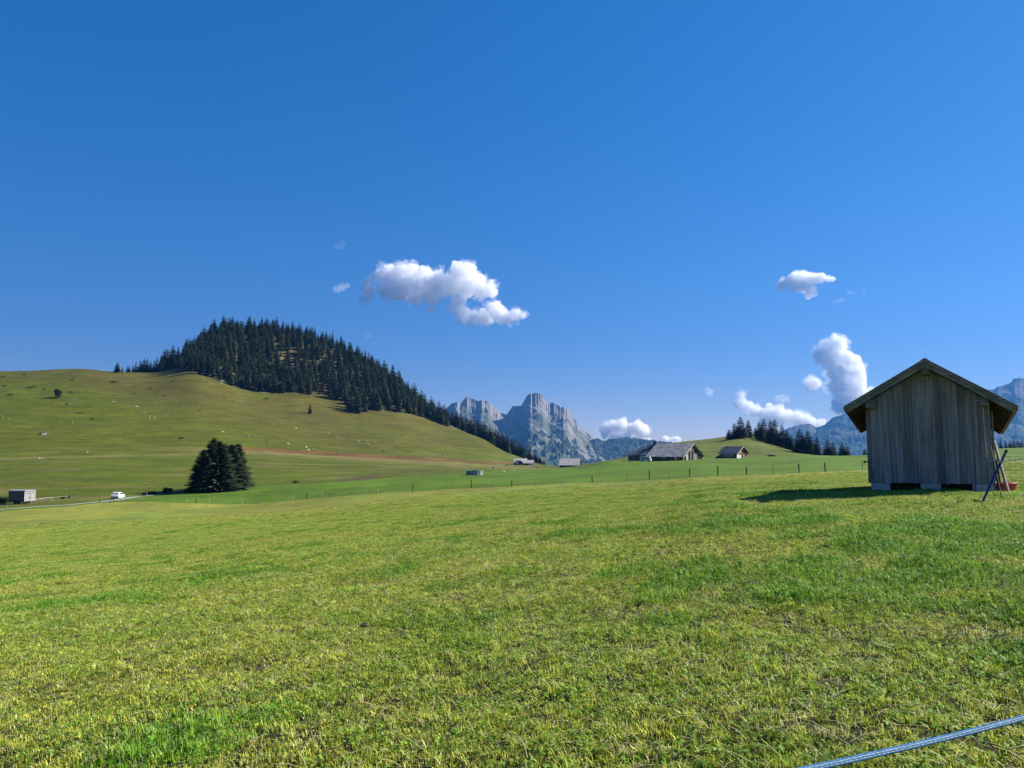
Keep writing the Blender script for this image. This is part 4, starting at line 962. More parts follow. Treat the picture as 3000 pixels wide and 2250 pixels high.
NEARF = [(323, 1474, 'thick', 13), (333, 1474, 'thick', 13), (352, 1474, 'thin', 12), (377, 1473, 'thin', 13), (412, 1472, 'thin', 16), (508, 1475, 'thin', 11), (548, 1476, 'white', 14), (574, 1477, 'thick', 16), (614, 1478, 'white', 15), (662, 1479, 'thin', 15), (709, 1479, 'white', 14), (752, 1475, 'thin', 13), (830, 1467, 'thin', 12), (859, 1466, 'white', 15), (898, 1464, 'thick', 19), (943, 1461, 'white', 19), (978, 1457, 'thin', 12), (1017, 1454, 'thin', 14), (1062, 1450, 'thin', 17), (1107, 1448, 'white', 14), (1156, 1445, 'thin', 21), (1208, 1441, 'thick', 22), (1264, 1437, 'thin', 18), (1322, 1434, 'thin', 20), (1381, 1431, 'thick', 24), (1442, 1428, 'thin', 21), (1499, 1426, 'thick', 21), (1566, 1423, 'thin', 22), (1647, 1420, 'thin', 24), (1735, 1415, 'thick', 21), (1837, 1411, 'thin', 24), (1902, 1406, 'thick', 27), (1961, 1404, 'thin', 21), (2021, 1400, 'thick', 26), (2103, 1397, 'thick', 30), (2187, 1391, 'thick', 23), (2266, 1388, 'thin', 27), (2341, 1386, 'thick', 26), (2418, 1384, 'thick', 28), (2527, 1377, 'thin', 29)]
posts(NEARF, 'mown field edge', 'posts between the mown meadow and the green field')
FARF = [(430, 1456, 'white', 13), (617, 1444, 'white', 14), (784, 1431, 'thin', 12), (962, 1418, 'thin', 9), (1076, 1411, 'thin', 10), (1219, 1403, 'white', 10), (1321, 1396, 'white', 9), (1488, 1398, 'thin', 9), (1516, 1380, 'white', 9), (1543, 1376, 'thin', 9), (1555, 1376, 'white', 9), (1571, 1375, 'thick', 8), (1628, 1375, 'thin', 8), (1610, 1389, 'white', 12), (1715, 1366, 'thin', 8), (1743, 1365, 'thick', 9), (2314, 1361, 'white', 14), (2303, 1333, 'thin', 24)]
posts(FARF, 'green field edge', 'posts along the far side of the green field')
LEFTF = [(22, 1487, 'white', 8), (93, 1477, 'white', 10), (122, 1471, 'white', 10), (152, 1468, 'white', 9), (197, 1464, 'white', 14), (292, 1473, 'thick', 12)]
LM = [(66, 'the livestock trailer'), (345, 'the white car')]
posts(LEFTF, 'track verge', 'stakes along the track verge')
tl = [hit(a, b) + Vector((0, 0, 0.9)) for a, b in ((92, 1478), (122, 1472), (152, 1469), (197, 1465), (225, 1464))]
ribbon('fence_tape', tl, 0.06, M['whitemetal'], 'white tape strung on stakes between trailer and car', 'tape', 0.004)
for i, (a, b) in enumerate(((8, 1226), (26, 1229), (176, 1238), (212, 1242))):
    p = hit(a, b); o = bpy.data.objects.new('fence_post', PM['white']); C.objects.link(o); o.location = p; o.scale = (3, 3, 1.3); tag(o, 'tiny pale post on the slope above the small white hut', 'post', 'pale posts on the left slope')

# ------------------------------------------------------------------ track
def strip(name, pts, wds, m, label, lift=0.02):
    P3 = [hit(a, b) for a, b in pts]; n = 14; L = []
    for i in range(len(P3) - 1):
        for k in range(n):
            f = k / n; L.append((P3[i].lerp(P3[i + 1], f), wds[i] + (wds[i + 1] - wds[i]) * f))
    L.append((P3[-1], wds[-1])); V = []; F = []; nc = 5
    for i, (p, wd) in enumerate(L):
        d = (L[min(i + 1, len(L) - 1)][0] - L[max(i - 1, 0)][0]); s = Vector((d.y, -d.x, 0)).normalized()
        for k in range(nc):
            q = p + s * wd * ((k / (nc - 1)) - 0.5) * (1 + 0.12 * math.sin(i * 1.7 + k)); V.append((q.x, q.y, gz(q.x, q.y) + lift + 0.05 * (1 - abs(k / 2 - 1))))
        if i:
            for k in range(nc - 1): F.append(((i - 1) * nc + k, (i - 1) * nc + k + 1, i * nc + k + 1, i * nc + k))
    return tag(pyobj(name, V, F, m, smooth=True), label, 'road', kind='structure')
strip('road', [(-500, 1522), (-150, 1506), (0, 1494), (100, 1486.5), (200, 1480), (250, 1475), (300, 1470.5), (345, 1464.5), (400, 1456), (470, 1448.5), (545, 1441)], [2.9, 2.7, 2.6, 2.5, 2.5, 2.5, 2.4, 2.3, 1.6, 0.9, 0.4], M['track'], 'pale gravel farm track curving past the parked car', 0.06)
strip('path', [(-300, 1492), (-60, 1481), (0, 1479.5), (40, 1477), (85, 1474)], [2.2, 2.0, 1.8, 1.6, 1.0], M['track'], 'short gravel spur leading to the livestock trailer', 0.06)

# ------------------------------------------------------------------ white car
def car():
    p = hit(345, 1462); e = empty('parked_car', p, -R(-27 + 17) , 'white hatchback car parked on the gravel track, seen from behind', 'car')
    # local: +y forward, x right; rear at y=-2.1
    prof = [(-2.12, 0.42), (-2.16, 0.72), (-2.10, 0.98), (-1.98, 1.06), (-1.60, 1.42), (-1.2, 1.50), (-0.2, 1.52), (0.45, 1.42), (1.15, 1.02), (1.9, 0.88), (2.12, 0.66), (2.14, 0.40), (2.0, 0.24), (-2.0, 0.26)]
    wid = lambda z: 0.89 - 0.05 * abs(z - 0.7) - (0.30 * (z - 0.98) if z > 0.98 else 0)
    bm = bmesh.new(); n = len(prof); cols = []
    for sx in (-1, -0.82, -0.4, 0.4, 0.82, 1):
        cols.append([bm.verts.new((sx * wid(z), y * (1.0 if abs(sx) < 0.9 else 0.975), z)) for y, z in prof])
    for a, b in zip(cols, cols[1:]):
        for i in range(n): bm.faces.new((a[i], a[(i + 1) % n], b[(i + 1) % n], b[i]))
    bm.faces.new(cols[0]); bm.faces.new(cols[-1][::-1])
    o = bmobj('body', bm, M['whitepaint'], e)
    md = o.modifiers.new('b', 'BEVEL'); md.width = 0.05; md.segments = 2; md.limit_method = 'ANGLE'; md.angle_limit = R(40)
    def pane(name, quad, m, off, par=e):
        V = [Vector(q) for q in quad]; nn = (V[1] - V[0]).cross(V[2] - V[0]).normalized(); k = len(V)
        c = sum(V, Vector()) / k
        if nn.dot(c - Vector((0, 0, 0.9))) < 0: nn = -nn
        A = [v + nn * off for v in V] + [v - nn * 0.02 for v in V]
        return pyobj(name, A, [tuple(range(k)), tuple(range(2 * k - 1, k - 1, -1))] + [(i, k + i, k + (i + 1) % k, (i + 1) % k) for i in range(k)], m, par)
    pane('rear_window', [(-0.70, -1.955, 1.10), (0.70, -1.955, 1.10), (0.60, -1.63, 1.405), (-0.60, -1.63, 1.405)], M['glass'], 0.012)
    pane('windscreen', [(-0.68, 1.10, 1.05), (0.68, 1.10, 1.05), (0.6, 0.50, 1.40), (-0.6, 0.50, 1.40)], M['glass'], 0.012)
    for s in (-1, 1):
        w0 = wid(1.06) * s; w1 = wid(1.40) * s
        pane('side_window', [(w0, -1.55, 1.06), (w0, -0.35, 1.06), (w1, -0.35, 1.40), (w1, -1.30, 1.40)], M['glass'], 0.012)
        pane('side_window', [(w0, -0.25, 1.06), (w0, 0.85, 1.06), (w1, 0.38, 1.38), (w1, -0.25, 1.40)], M['glass'], 0.012)
        pane('tail_light', [(0.56 * s, -2.10, 0.78), (0.82 * s, -2.06, 0.78), (0.80 * s, -2.03, 0.98), (0.56 * s, -2.07, 0.98)], M['redlamp'], 0.03)
        pane('headlight', [(0.5 * s, 2.08, 0.66), (0.80 * s, 1.98, 0.66), (0.80 * s, 1.92, 0.80), (0.5 * s, 2.0, 0.80)], M['whitemetal'], 0.03)
        bm = bmesh.new(); box(bm, s * 0.93 - 0.09, s * 0.93 + 0.09, 0.62, 0.74, 1.0, 1.12, 0.02); bmobj('wing_mirror', bm, M['whitepaint'], e)
        for y in (-1.32, 1.32):
            wh = bpy.data.objects.new('wheel', None); C.objects.link(wh); wh.parent = e; wh.location = (s * 0.80, y, 0.32)
            bm = bmesh.new(); tube(bm, [(-0.105, 0, 0), (-0.07, 0, 0), (0.07, 0, 0), (0.105, 0, 0)], [0.29, 0.32, 0.32, 0.29], 20); bmobj('tyre', bm, M['rubber'], wh, True)
            bm = bmesh.new(); tube(bm, [(s * 0.08, 0, 0), (s * 0.118, 0, 0)], [0.21, 0.19], 14); bmobj('rim', bm, M['greymetal'], wh)
    pane('number_plate', [(-0.26, -2.17, 0.74), (0.26, -2.17, 0.74), (0.26, -2.155, 0.85), (-0.26, -2.155, 0.85)], M['plaster'], 0.02)
    bm = bmesh.new(); box(bm, -0.80, 0.80, -2.19, -2.08, 0.34, 0.48, 0.02); bmobj('bumper', bm, M['black'], e)
car()
# ------------------------------------------------------------------ livestock trailer
def livestock():
    p = hit(70, 1477); az = math.atan2(p.x, p.y)
    e = empty('livestock_trailer', (p.x, p.y, p.z), -az - R(40), 'boxy livestock trailer with dark slatted side, pale doors and light roof', 'trailer')
    W, L, Hh = 3.2, 3.9, 2.75; k = 0.5  # near corner at local origin: long dark side to -x, pale doors on +x end running back (+y)
    e.location = (p.x, p.y, p.z)
    bm = bmesh.new(); box(bm, -L, 0, 0, 0.05, k, Hh)                                 # dark side backing
    box(bm, -L, 0, W - 0.05, W, k, Hh); box(bm, -L, -L + 0.05, 0.052, W - 0.052, k, Hh); box(bm, -L + 0.052, -0.1, 0.052, W - 0.052, k, k + 0.1); bmobj('body', bm, M['darkwood'], e)
    bm = bmesh.new()
    for i in range(12): box(bm, -L + 0.06 + i * 0.32, -L + 0.22 + i * 0.32, -0.03, -0.002, k + 0.15, Hh - 0.2)
    bmobj('side_slats', bm, M['beamwood'], e)
    bm = bmesh.new(); 
    for z0, z1 in ((k, k + 0.1), (Hh - 0.16, Hh - 0.02)): box(bm, -L, 0.0, -0.055, -0.032, z0, z1)
    bmobj('side_rail', bm, M['black'], e)
    for y0, y1 in ((0.10, W / 2 - 0.03), (W / 2 + 0.03, W - 0.10)):
        bm = bmesh.new(); box(bm, 0.0, 0.05, y0, y1, k + 0.05, Hh - 0.55, 0.01); d = bmobj('end_door', bm, M['paledoor'], e)
        bm = bmesh.new(); box(bm, 0.052, 0.075, y1 - 0.22 if y0 < 1 else y0 + 0.14, y1 - 0.14 if y0 < 1 else y0 + 0.22, k + 0.5, k + 1.0); bmobj('latch', bm, M['black'], d)
    bm = bmesh.new(); box(bm, -0.02, 0.04, 0.10, W - 0.10, Hh - 0.48, Hh - 0.08); bmobj('end_panel', bm, M['greymetal'], e)
    for y in (0.0, W - 0.09):
        bm = bmesh.new(); box(bm, 0.0, 0.07, y, y + 0.09, k, Hh - 0.02); bmobj('corner_post', bm, M['whitemetal'], e)
    bm = bmesh.new(); prof = [(-0.08, Hh - 0.02), (-0.02, Hh + 0.16), (0.5, Hh + 0.27), (W / 2, Hh + 0.31), (W - 0.5, Hh + 0.27), (W + 0.02, Hh + 0.16), (W + 0.08, Hh - 0.02)]
    a = [bm.verts.new((-L - 0.1, y, z)) for y, z in prof]; b = [bm.verts.new((0.14, y, z)) for y, z in prof]
    for i in range(6): bm.faces.new((a[i], a[i + 1], b[i + 1], b[i]))
    bm.faces.new(a); bm.faces.new(b[::-1]); bm.faces.new((a[0], b[0], b[-1], a[-1])); bmobj('roof', bm, M['greymetal'], e)
    for x in (-L * 0.38, -L * 0.60):
        for y in (0.12, W - 0.12):
            bm = bmesh.new(); tube(bm, [(x, y - 0.11, 0.36), (x, y + 0.11, 0.36)], 0.36, 18); bmobj('wheel', bm, M['rubber'], e)
    bm = bmesh.new(); beam(bm, (-L + 0.1, W / 2, k - 0.06), (-L - 1.3, W / 2, k - 0.1), 0.12); beam(bm, (-L - 1.2, W / 2, 0.0), (-L - 1.2, W / 2, k), 0.07); bmobj('drawbar', bm, M['black'], e)
    bm = bmesh.new(); box(bm, -L + 0.1, -0.1, 0.3, W - 0.3, k - 0.16, k - 0.004); bmobj('chassis', bm, M['black'], e)
livestock()
# ------------------------------------------------------------------ round tank in the valley
tk = hit(1391, 1392); te = empty('water_tank', tk, 0, 'wide round teal water tank standing in the pasture', 'tank')
rad = 24.5 / FPX * tk.y; ht = 11.5 / FPX * tk.y
def ringwall(r0, r1, z0, z1, n=48):
    bm = bmesh.new(); q = [[bm.verts.new((r * math.cos(6.28318 * i / n), r * math.sin(6.28318 * i / n), z)) for i in range(n)] for r, z in ((r1, z0), (r1, z1), (r0, z1), (r0, z0))]
    for a, b in zip(q, q[1:] + q[:1]):
        for i in range(n): bm.faces.new((a[i], a[(i + 1) % n], b[(i + 1) % n], b[i]))
    return bm
bmobj('shell', ringwall(rad - 0.06, rad, -0.3, ht), M['greymetal'], te, False)
bmobj('rim', ringwall(rad - 0.1, rad + 0.06, ht + 0.002, ht + 0.16), M['teal'], te)
bmobj('liner', ringwall(rad - 0.12, rad - 0.07, -0.2, ht - 0.05), M['blackliner'], te)
bm = bmesh.new()
for i in range(14):
    a = i / 14 * 6.2832; c, s = math.cos(a), math.sin(a); beam(bm, ((rad + 0.02) * c, (rad + 0.02) * s, 0), ((rad + 0.02) * c, (rad + 0.02) * s, ht), 0.07)
bmobj('brace', bm, M['blackliner'], te)
bm = bmesh.new(); bmesh.ops.create_circle(bm, cap_ends=True, segments=40, radius=rad - 0.13, matrix=Matrix.Translation((0, 0, ht - 0.3))); bmobj('water', bm, M['glass'], te)
# ------------------------------------------------------------------ houses
def gable_house(name, px, py, Y, ang, L, W, eave, ridge, label, cat, wall, roofm, ovl=0.5, ovg=0.6, foot=None, halfhip=False, verge=None):
    "ridge along local x; front (toward the viewer) is -y; ang = how far the right end swings toward the viewer"
    p = P(px, py, Y); az = math.atan2(p.x, p.y)
    e = empty(name, (p.x, Y, gz(p.x, Y)), -az - ang, label, cat)
    hw = W / 2
    bm = bmesh.new(); prof = [(-hw, -0.6), (hw, -0.6), (hw, eave), (0, ridge - 0.12), (-hw, eave)]
    a = [bm.verts.new((-L / 2, y, z)) for y, z in prof]; b = [bm.verts.new((L / 2, y, z)) for y, z in prof]
    bm.faces.new(a); bm.faces.new(b[::-1])
    for i in range(5): bm.faces.new((a[i], b[i], b[(i + 1) % 5], a[(i + 1) % 5]))
    bmobj('wall', bm, wall, e)
    sl = (ridge - eave) / hw; th = 0.16
    for s in (-1, 1):
        bm = bmesh.new(); y1 = s * (hw + ovl); z1 = eave - sl * ovl
        V = [bm.verts.new((x, y, z + d)) for d in (0.05, 0.05 + th) for x, y, z in ((-L / 2 - ovg, 0, ridge), (L / 2 + ovg, 0, ridge), (L / 2 + ovg, y1, z1), (-L / 2 - ovg, y1, z1))]
        for f in ((3, 2, 1, 0), (4, 5, 6, 7), (0, 1, 5, 4), (1, 2, 6, 5), (2, 3, 7, 6), (3, 0, 4, 7)): bm.faces.new([V[i] for i in f])
        bmobj('roof', bm, roofm, e)
        if verge:
            bm = bmesh.new(); beam(bm, (L / 2 + ovg + 0.02, 0, ridge + 0.03), (L / 2 + ovg + 0.02, y1, z1 + 0.03), 0.05, 0.34 if s < 0 else 0.2, up=(0, 0, 1)); bmobj('verge_board', bm, verge if s < 0 else M['darkwood'], e)
    return e
def addbox(e, name, x0, x1, y0, y1, z0, z1, m, bev=0):
    bm = bmesh.new(); box(bm, x0, x1, y0, y1, z0, z1, bev); return bmobj(name, bm, m, e)
# big barn: 7.5 px per metre
BA = R(30)
b = gable_house('farm_barn', 1978, 1354, 305, BA, 15.2, 15.0, 1.9, 6.5, 'big old barn with sagging grey shingle roof and dark gable', 'barn', M['darkwood'], M['shingle'], 0.9, 0.9, verge=M['palewood'])
hw = 7.5; gx = 7.6
addbox(b, 'stone_panel', gx + 0.02, gx + 0.12, -5.4, -3.6, 0.0, 2.4, M['concrete']); addbox(b, 'barn_door', gx + 0.02, gx + 0.1, -1.9, 0.2, 0.0, 3.3, M['black'])
addbox(b, 'sliding_door', gx + 0.13, gx + 0.25, 0.4, 3.0, 0.0, 2.6, M['beamwood']); addbox(b, 'gable_panel', gx + 0.02, gx + 0.1, -1.2, 1.3, 3.5, 4.8, M['beamwood'])
for y in (-5.3, -2.0, 0.3, 3.3, 5.3): addbox(b, 'gable_post', gx + 0.13, gx + 0.32, y - 0.09, y + 0.09, 0, min(6, 1.9 + (7.5 - abs(y)) * 0.58), M['palewood'] if y < 0 else M['beamwood'])
for x, m_ in ((-5.0, 'beamwood'), (2.6, 'palewood'), (6.2, 'beamwood')): addbox(b, 'wall_post', x - 0.1, x + 0.1, -hw - 0.2, -hw - 0.02, 0, 1.7, M[m_])
addbox(b, 'window', -1.6, 0.2, -hw - 0.08, -hw - 0.01, 0.7, 1.4, M['greymetal']); addbox(b, 'window', 4.0, 5.2, -hw - 0.08, -hw - 0.01, 0.4, 1.3, M['glass'])
# annex with dark sheet roof on the left, half hipped
bb = M['slate']; X0, X1 = -8.55, -19.2
bm = bmesh.new(); hz = 5.6; ew = 7.4; ez_ = 2.05
pts = dict(a=(X0, -ew, ez_), b=(X1 + 0.2, -ew, ez_), c=(X1 + 2.6, -1.8, 4.4), d=(X1 + 5.5, 0, hz), e=(X0, 0, hz), f=(X0, ew, ez_), g=(X1 + 0.2, ew, ez_), h=(X1 + 2.6, 1.8, 4.4))
V = {k: bm.verts.new(v) for k, v in pts.items()}; W2 = {k: bm.verts.new((v[0], v[1], v[2] - 0.14)) for k, v in pts.items()}
for f in ('abcde', 'edhgf', 'bgh', 'bhc', 'chd'):
    try: bm.faces.new([V[k] for k in f]); bm.faces.new([W2[k] for k in f][::-1])
    except ValueError: pass
for i, j in ('ab', 'bg', 'gf'): bm.faces.new((V[i], V[j], W2[j], W2[i]))
bm.faces.new([V[k] for k in 'aef']); bmobj('annex_roof', bm, bb, b)
bm = bmesh.new(); pr = [(X0 - 0.02, -ew + 0.8), (X1 + 1.6, -ew + 0.8), (X1 + 1.6, ew - 0.8), (X0 - 0.02, ew - 0.8)]
q0 = [bm.verts.new((x, y, -0.8)) for x, y in pr]; q1 = [bm.verts.new((x, y, 2.1)) for x, y in pr]
for i in range(4): bm.faces.new((q0[i], q0[(i + 1) % 4], q1[(i + 1) % 4], q1[i]))
bm.faces.new(q1); bmobj('annex_wall', bm, M['slate'], b)
bm = bmesh.new(); beam(bm, (X0 - 6.6, -4.2, 3.63), (X0 - 2.0, -0.7, 5.3), 0.12, 0.1); bmobj('roof_seam', bm, M['black'], b)
bm = bmesh.new(); tube(bm, [(X0 - 3.6, -2.3, 4.2), (X0 - 3.6, -2.3, 6.9)], 0.16, 10); bmobj('flue_pipe', bm, M['whitemetal'], b)
bm = bmesh.new(); beam(bm, (X0 - 3.4, -2.2, 4.55), (X0 - 1.3, -0.7, 6.3), 0.9, 0.35); bmobj('dormer_sheet', bm, M['palewood'], b)
addbox(b, 'chimney', X0 - 0.9, X0 + 0.3, -0.7, 0.4, 5.0, 7.8, M['black']); addbox(b, 'chimney_base', X0 - 2.6, X0 - 0.92, -1.3, 0.3, 5.0, 6.2, M['slate'])
# white van before the annex
def van():
    p = P(1892, 1357, 292); az = math.atan2(p.x, p.y); e = empty('parked_van', (p.x, p.y, gz(p.x, p.y)), -az - R(12), 'white van with bluish windows parked before the barn annex', 'van')
    bm = bmesh.new(); prism(bm, [(-2.0, 0.35), (2.0, 0.35), (2.1, 0.9), (1.75, 1.75), (1.55, 1.85), (-1.9, 1.85), (-2.0, 1.7)], -0.85, 0.85); bmobj('body', bm, M['whitepaint'], e)
    for x0, x1 in ((-1.75, -0.75), (-0.65, 0.35), (0.45, 1.35)): addbox(e, 'window', x0, x1, -0.885, -0.853, 0.75, 1.65, M['vanglass'])
    addbox(e, 'windscreen', 1.86, 2.02, -0.7, 0.7, 1.0, 1.5, M['glass'])
    for x in (-1.25, 1.3):
        for y in (-0.78, 0.78):
            bm = bmesh.new(); tube(bm, [(x, y - 0.1, 0.32), (x, y + 0.1, 0.32)], 0.32, 14); bmobj('wheel', bm, M['rubber'], e)
M['vanglass'] = mat('blue_window', (0.06, 0.09, 0.22), 0.2, 0.1, 2, spec=0.5)
van()
p = P(1848, 1357, 296); st = empty('field_gate', (p.x, p.y, gz(p.x, p.y)), 0.1, 'small pale gate at the left corner of the barn annex', 'gate')
bm = bmesh.new(); 
for z in (0.15, 0.5): beam(bm, (-1.0, 0, z), (1.2, 0, z), 0.07, 0.12)
bmobj('rail', bm, M['palewood'], st)
for x in (-1.0, 1.2): addbox(st, 'post', x - 0.05, x + 0.05, -0.05, 0.05, -0.2, 1.4, M['palewood'])
# small chalet
c = gable_house('small_chalet', 2150, 1343, 322, R(28), 7.2, 9.0, 2.15, 4.75, 'small dark roofed chalet with sunlit stone end on the knoll slope', 'house', M['darkwood'], M['slate'], 0.8, 0.9, verge=M['palewood'])
for x0, x1 in ((-2.6, -1.5), (-1.2, 0.9), (1.2, 2.2)):
    f = addbox(c, 'window', x0, x1, -4.56, -4.502, 0.7, 1.6, M['whitemetal']); addbox(f, 'pane', x0 + 0.12, x1 - 0.12, -4.585, -4.562, 0.8, 1.5, M['vanglass'])
addbox(c, 'plaster_panel', 3.62, 3.72, -4.4, -0.9, 0, 1.5, M['plaster']); addbox(c, 'timber_panel', 3.62, 3.72, -0.88, 4.3, 0, 1.9, M['warmwood']); addbox(c, 'timber_panel', 3.62, 3.70, -2.6, 2.6, 2.0, 3.2, M['warmwood']); addbox(c, 'end_door', 3.73, 3.8, -0.4, 0.5, 0, 1.8, M['black'])
for y in (1.5, 3.6): addbox(c, 'porch_post', 4.4, 4.52, y - 0.06, y + 0.06, 0, 2.1, M['palewood'])
bm = bmesh.new(); prism(bm, [(4.30, 0), (4.36, 0), (4.36, 0.01)], 0, 0.01); bm.free()
bm = bmesh.new(); tube(bm, [(-2.0, -1.4, 2.9), (-2.0, -1.4, 5.1)], 0.22, 10); bmobj('chimney', bm, M['black'], c)
bm = bmesh.new(); prism(bm, [(-7.1, -0.3), (-3.62, -0.3), (-3.62, 1.9), (-3.9, 1.95), (-7.2, 0.35)], -2.6, 0.6); bmobj('lean_to', bm, M['black'], c)
p = P(2262, 1334, 300); tr = empty('water_trough', (p.x, p.y, gz(p.x, p.y)), -0.25, 'dark cattle trough on the field below the knoll trees', 'trough')
addbox(tr, 'basin', -1.6, 1.0, -0.35, 0.35, 0.25, 0.8, M['darkwood'], 0.03); addbox(tr, 'rail', -2.2, 1.6, -0.42, -0.36, 0.6, 0.75, M['darkwood'])
for x in (-1.3, 0.8): addbox(tr, 'leg', x - 0.08, x + 0.08, -0.25, 0.25, -0.1, 0.248, M['darkwood'])
# low barn in the dip
g = gable_house('low_barn', 1671, 1367, 400, R(10), 9.6, 9.4, 0.9, 3.9, 'low barn with pale grey swaybacked roof half sunk in the dip', 'barn', M['darkwood'], M['greyroof'], 0.6, 0.5)
for x, m_ in ((-2.2, 'plaster'), (-1.0, 'plaster'), (3.8, 'palewood')): addbox(g, 'wall_post', x - 0.09, x + 0.09, -4.82, -4.71, 0, 0.8, M[m_])
# far chalets
fa = gable_house('far_chalet', 1526, 1362, 600, R(10), 8.6, 9.0, 2.6, 4.7, 'larger far chalet with pale roof at the foot of the spruce strip', 'house', M['darkwood'], M['greyroof'], 0.8, 0.8)
addbox(fa, 'plaster_base', 0.5, 3.6, -4.6, -4.502, -0.2, 1.5, M['plaster']); addbox(fa, 'window', -2.8, -1.6, -4.56, -4.502, 1.0, 1.9, M['glass'])
fc = gable_house('far_annex', 1519, 1364, 590, R(62), 5.0, 5.6, 1.5, 3.5, 'small dark gabled annex in front of the larger far chalet', 'house', M['darkwood'], M['shingle'], 0.5, 0.4)
addbox(fc, 'plaster_base', 2.52, 2.6, -0.2, 2.2, 0, 1.3, M['plaster'])
fb = gable_house('far_chalet', 1550, 1366, 588, R(12), 6.6, 8.0, 1.7, 3.7, 'smaller far chalet with white lower wall beside the larger one', 'house', M['darkwood'], M['greyroof'], 0.8, 0.6)
addbox(fb, 'plaster_wall', 0.4, 3.2, -4.1, -4.002, -0.2, 1.4, M['plaster']); addbox(fb, 'window', 1.2, 1.9, -4.13, -4.102, 0.4, 1.1, M['glass'])
# small pale hut on the left slope
hp = hit(129, 1275); hk = hp.y / FPX
h_ = empty('field_hut', hp, 0.5, 'tiny pale hut alone low on the left grassy slope', 'hut')
addbox(h_, 'wall', -5 * hk, 5 * hk, -4 * hk, 4 * hk, -0.3, 7 * hk, M['whitemetal']); addbox(h_, 'roof', -5.8 * hk, 5.8 * hk, -4.8 * hk, 4.8 * hk, 7.02 * hk, 8.4 * hk, M['greymetal']); addbox(h_, 'door', -1.2 * hk, 0.8 * hk, -4.2 * hk, -4.02 * hk, 0, 5 * hk, M['plaster'])
bush(118, 1274, 9, 8, 'small dark bush against the tiny pale hut', seed=70, n=200)
# boulders and troughs
for i, (a, b, s, lb) in enumerate(((115, 1343, 6, 'white boulder of a pair on the dry terrace line at left'), (123, 1343.5, 5, 'smaller white boulder of the pair on the terrace line'), (256, 1326, 6, 'flat pale rock on the terrace above the car'), (1474, 1382, 9, 'pale stone block beside the posts before far chalets'), (1504, 1380, 5, 'small white block among posts before far chalets'), (1446, 1371, 10, 'dark low trough in pasture left of the far chalets'))):
    p = hit(a, b); k = p.y / FPX; bm = bmesh.new(); bmesh.ops.create_icosphere(bm, subdivisions=2, radius=1)
    for v in bm.verts: v.co = Vector((v.co.x * s * k * 0.5, v.co.y * s * k * 0.4, v.co.z * s * k * 0.3)) * (1 + 0.25 * math.sin(v.co.x * 5 + i) * math.cos(v.co.y * 4))
    o = bmobj('boulder' if i < 5 else 'water_trough', bm, M['plaster'] if i < 5 else M['black']); o.location = p; tag(o, lb, 'rock' if i < 5 else 'trough')

# ------------------------------------------------------------------ cows
def cow_mesh(m):
    bm = bmesh.new()
    tube(bm, [(-1.0, 0, 0.95), (-0.9, 0, 1.02), (-0.5, 0, 1.0), (0.0, 0, 0.95), (0.5, 0, 1.0), (0.8, 0, 1.05), (1.1, 0, 0.8), (1.35, 0, 0.5), (1.5, 0, 0.3)], [0.15, 0.30, 0.36, 0.38, 0.36, 0.28, 0.19, 0.16, 0.09], 10)
    for x, y in ((-0.75, 0.2), (-0.75, -0.2), (0.6, 0.2), (0.6, -0.2)): tube(bm, [(x, y, 0.95), (x + (-0.06 if x < 0 else 0.03), y, 0.5), (x, y, 0.0)], [0.16, 0.08, 0.06], 7)
    tube(bm, [(-1.02, 0, 1.1), (-1.12, 0, 0.8), (-1.1, 0, 0.45)], [0.03, 0.025, 0.05], 6)
    for s in (-1, 1): tube(bm, [(1.22, 0.1 * s, 0.72), (1.2, 0.28 * s, 0.74)], [0.05, 0.03], 6)
    o = bmobj('grazing_cow', bm, m, None, True)
    rm = o.modifiers.new('r', 'REMESH'); rm.mode = 'VOXEL'; rm.voxel_size = 0.05
    dg = bpy.context.evaluated_depsgraph_get(); me = bpy.data.meshes.new_from_object(o.evaluated_get(dg)); bpy.data.objects.remove(o)
    me.polygons.foreach_set('use_smooth', [True] * len(me.polygons)); return me
CW = cow_mesh(M['cow']); CB = cow_mesh(M['cowdark'])
Z3 = [(375, 902), (553, 928), (588, 925), (635, 960), (704, 985), (733, 845), (845, 987), (902, 875), (975, 1013), (993, 1032), (1025, 1028), (1136, 909), (1200, 943), (1210, 1037), (1352, 970), (1403, 971), (1380, 992), (1420, 993), (1458, 983), (1530, 1040), (1604, 963), (1965, 1068)]
Z2 = [(915, 770), (1103, 814), (1163, 864), (1212, 903), (1245, 897)]
for i, (a, b) in enumerate([(500 + x / 2.458, 900 + y / 2.458 + 2) for x, y in Z3] + [(x / 2.765, 900 + y / 2.765 + 2) for x, y in Z2] + [(1482, 1365), (1485, 1366)]):
    p = hit(a, b); dk = i in (16, 19, 28); o = bpy.data.objects.new('grazing_cow', CB if dk else CW); C.objects.link(o)
    o.location = p; o.rotation_euler = (0, 0, rng.choice((0.2, 2.9, 3.4, -0.4, 1.2, -1.0)) + rng.uniform(-0.3, 0.3))
    if i >= 27: tag(o, ('pale' if i == 27 else 'brown') + ' cow grazing just left of the far chalets', 'cow')
    elif i >= 22: tag(o, 'pale cow grazing on the slope left of the spruce clump', 'cow', 'cows on the left slope')
    else: tag(o, ('brown' if dk else 'pale') + ' cow grazing on the open slope below the hill wood', 'cow', ('brown' if dk else 'pale') + ' cows below the hill wood')
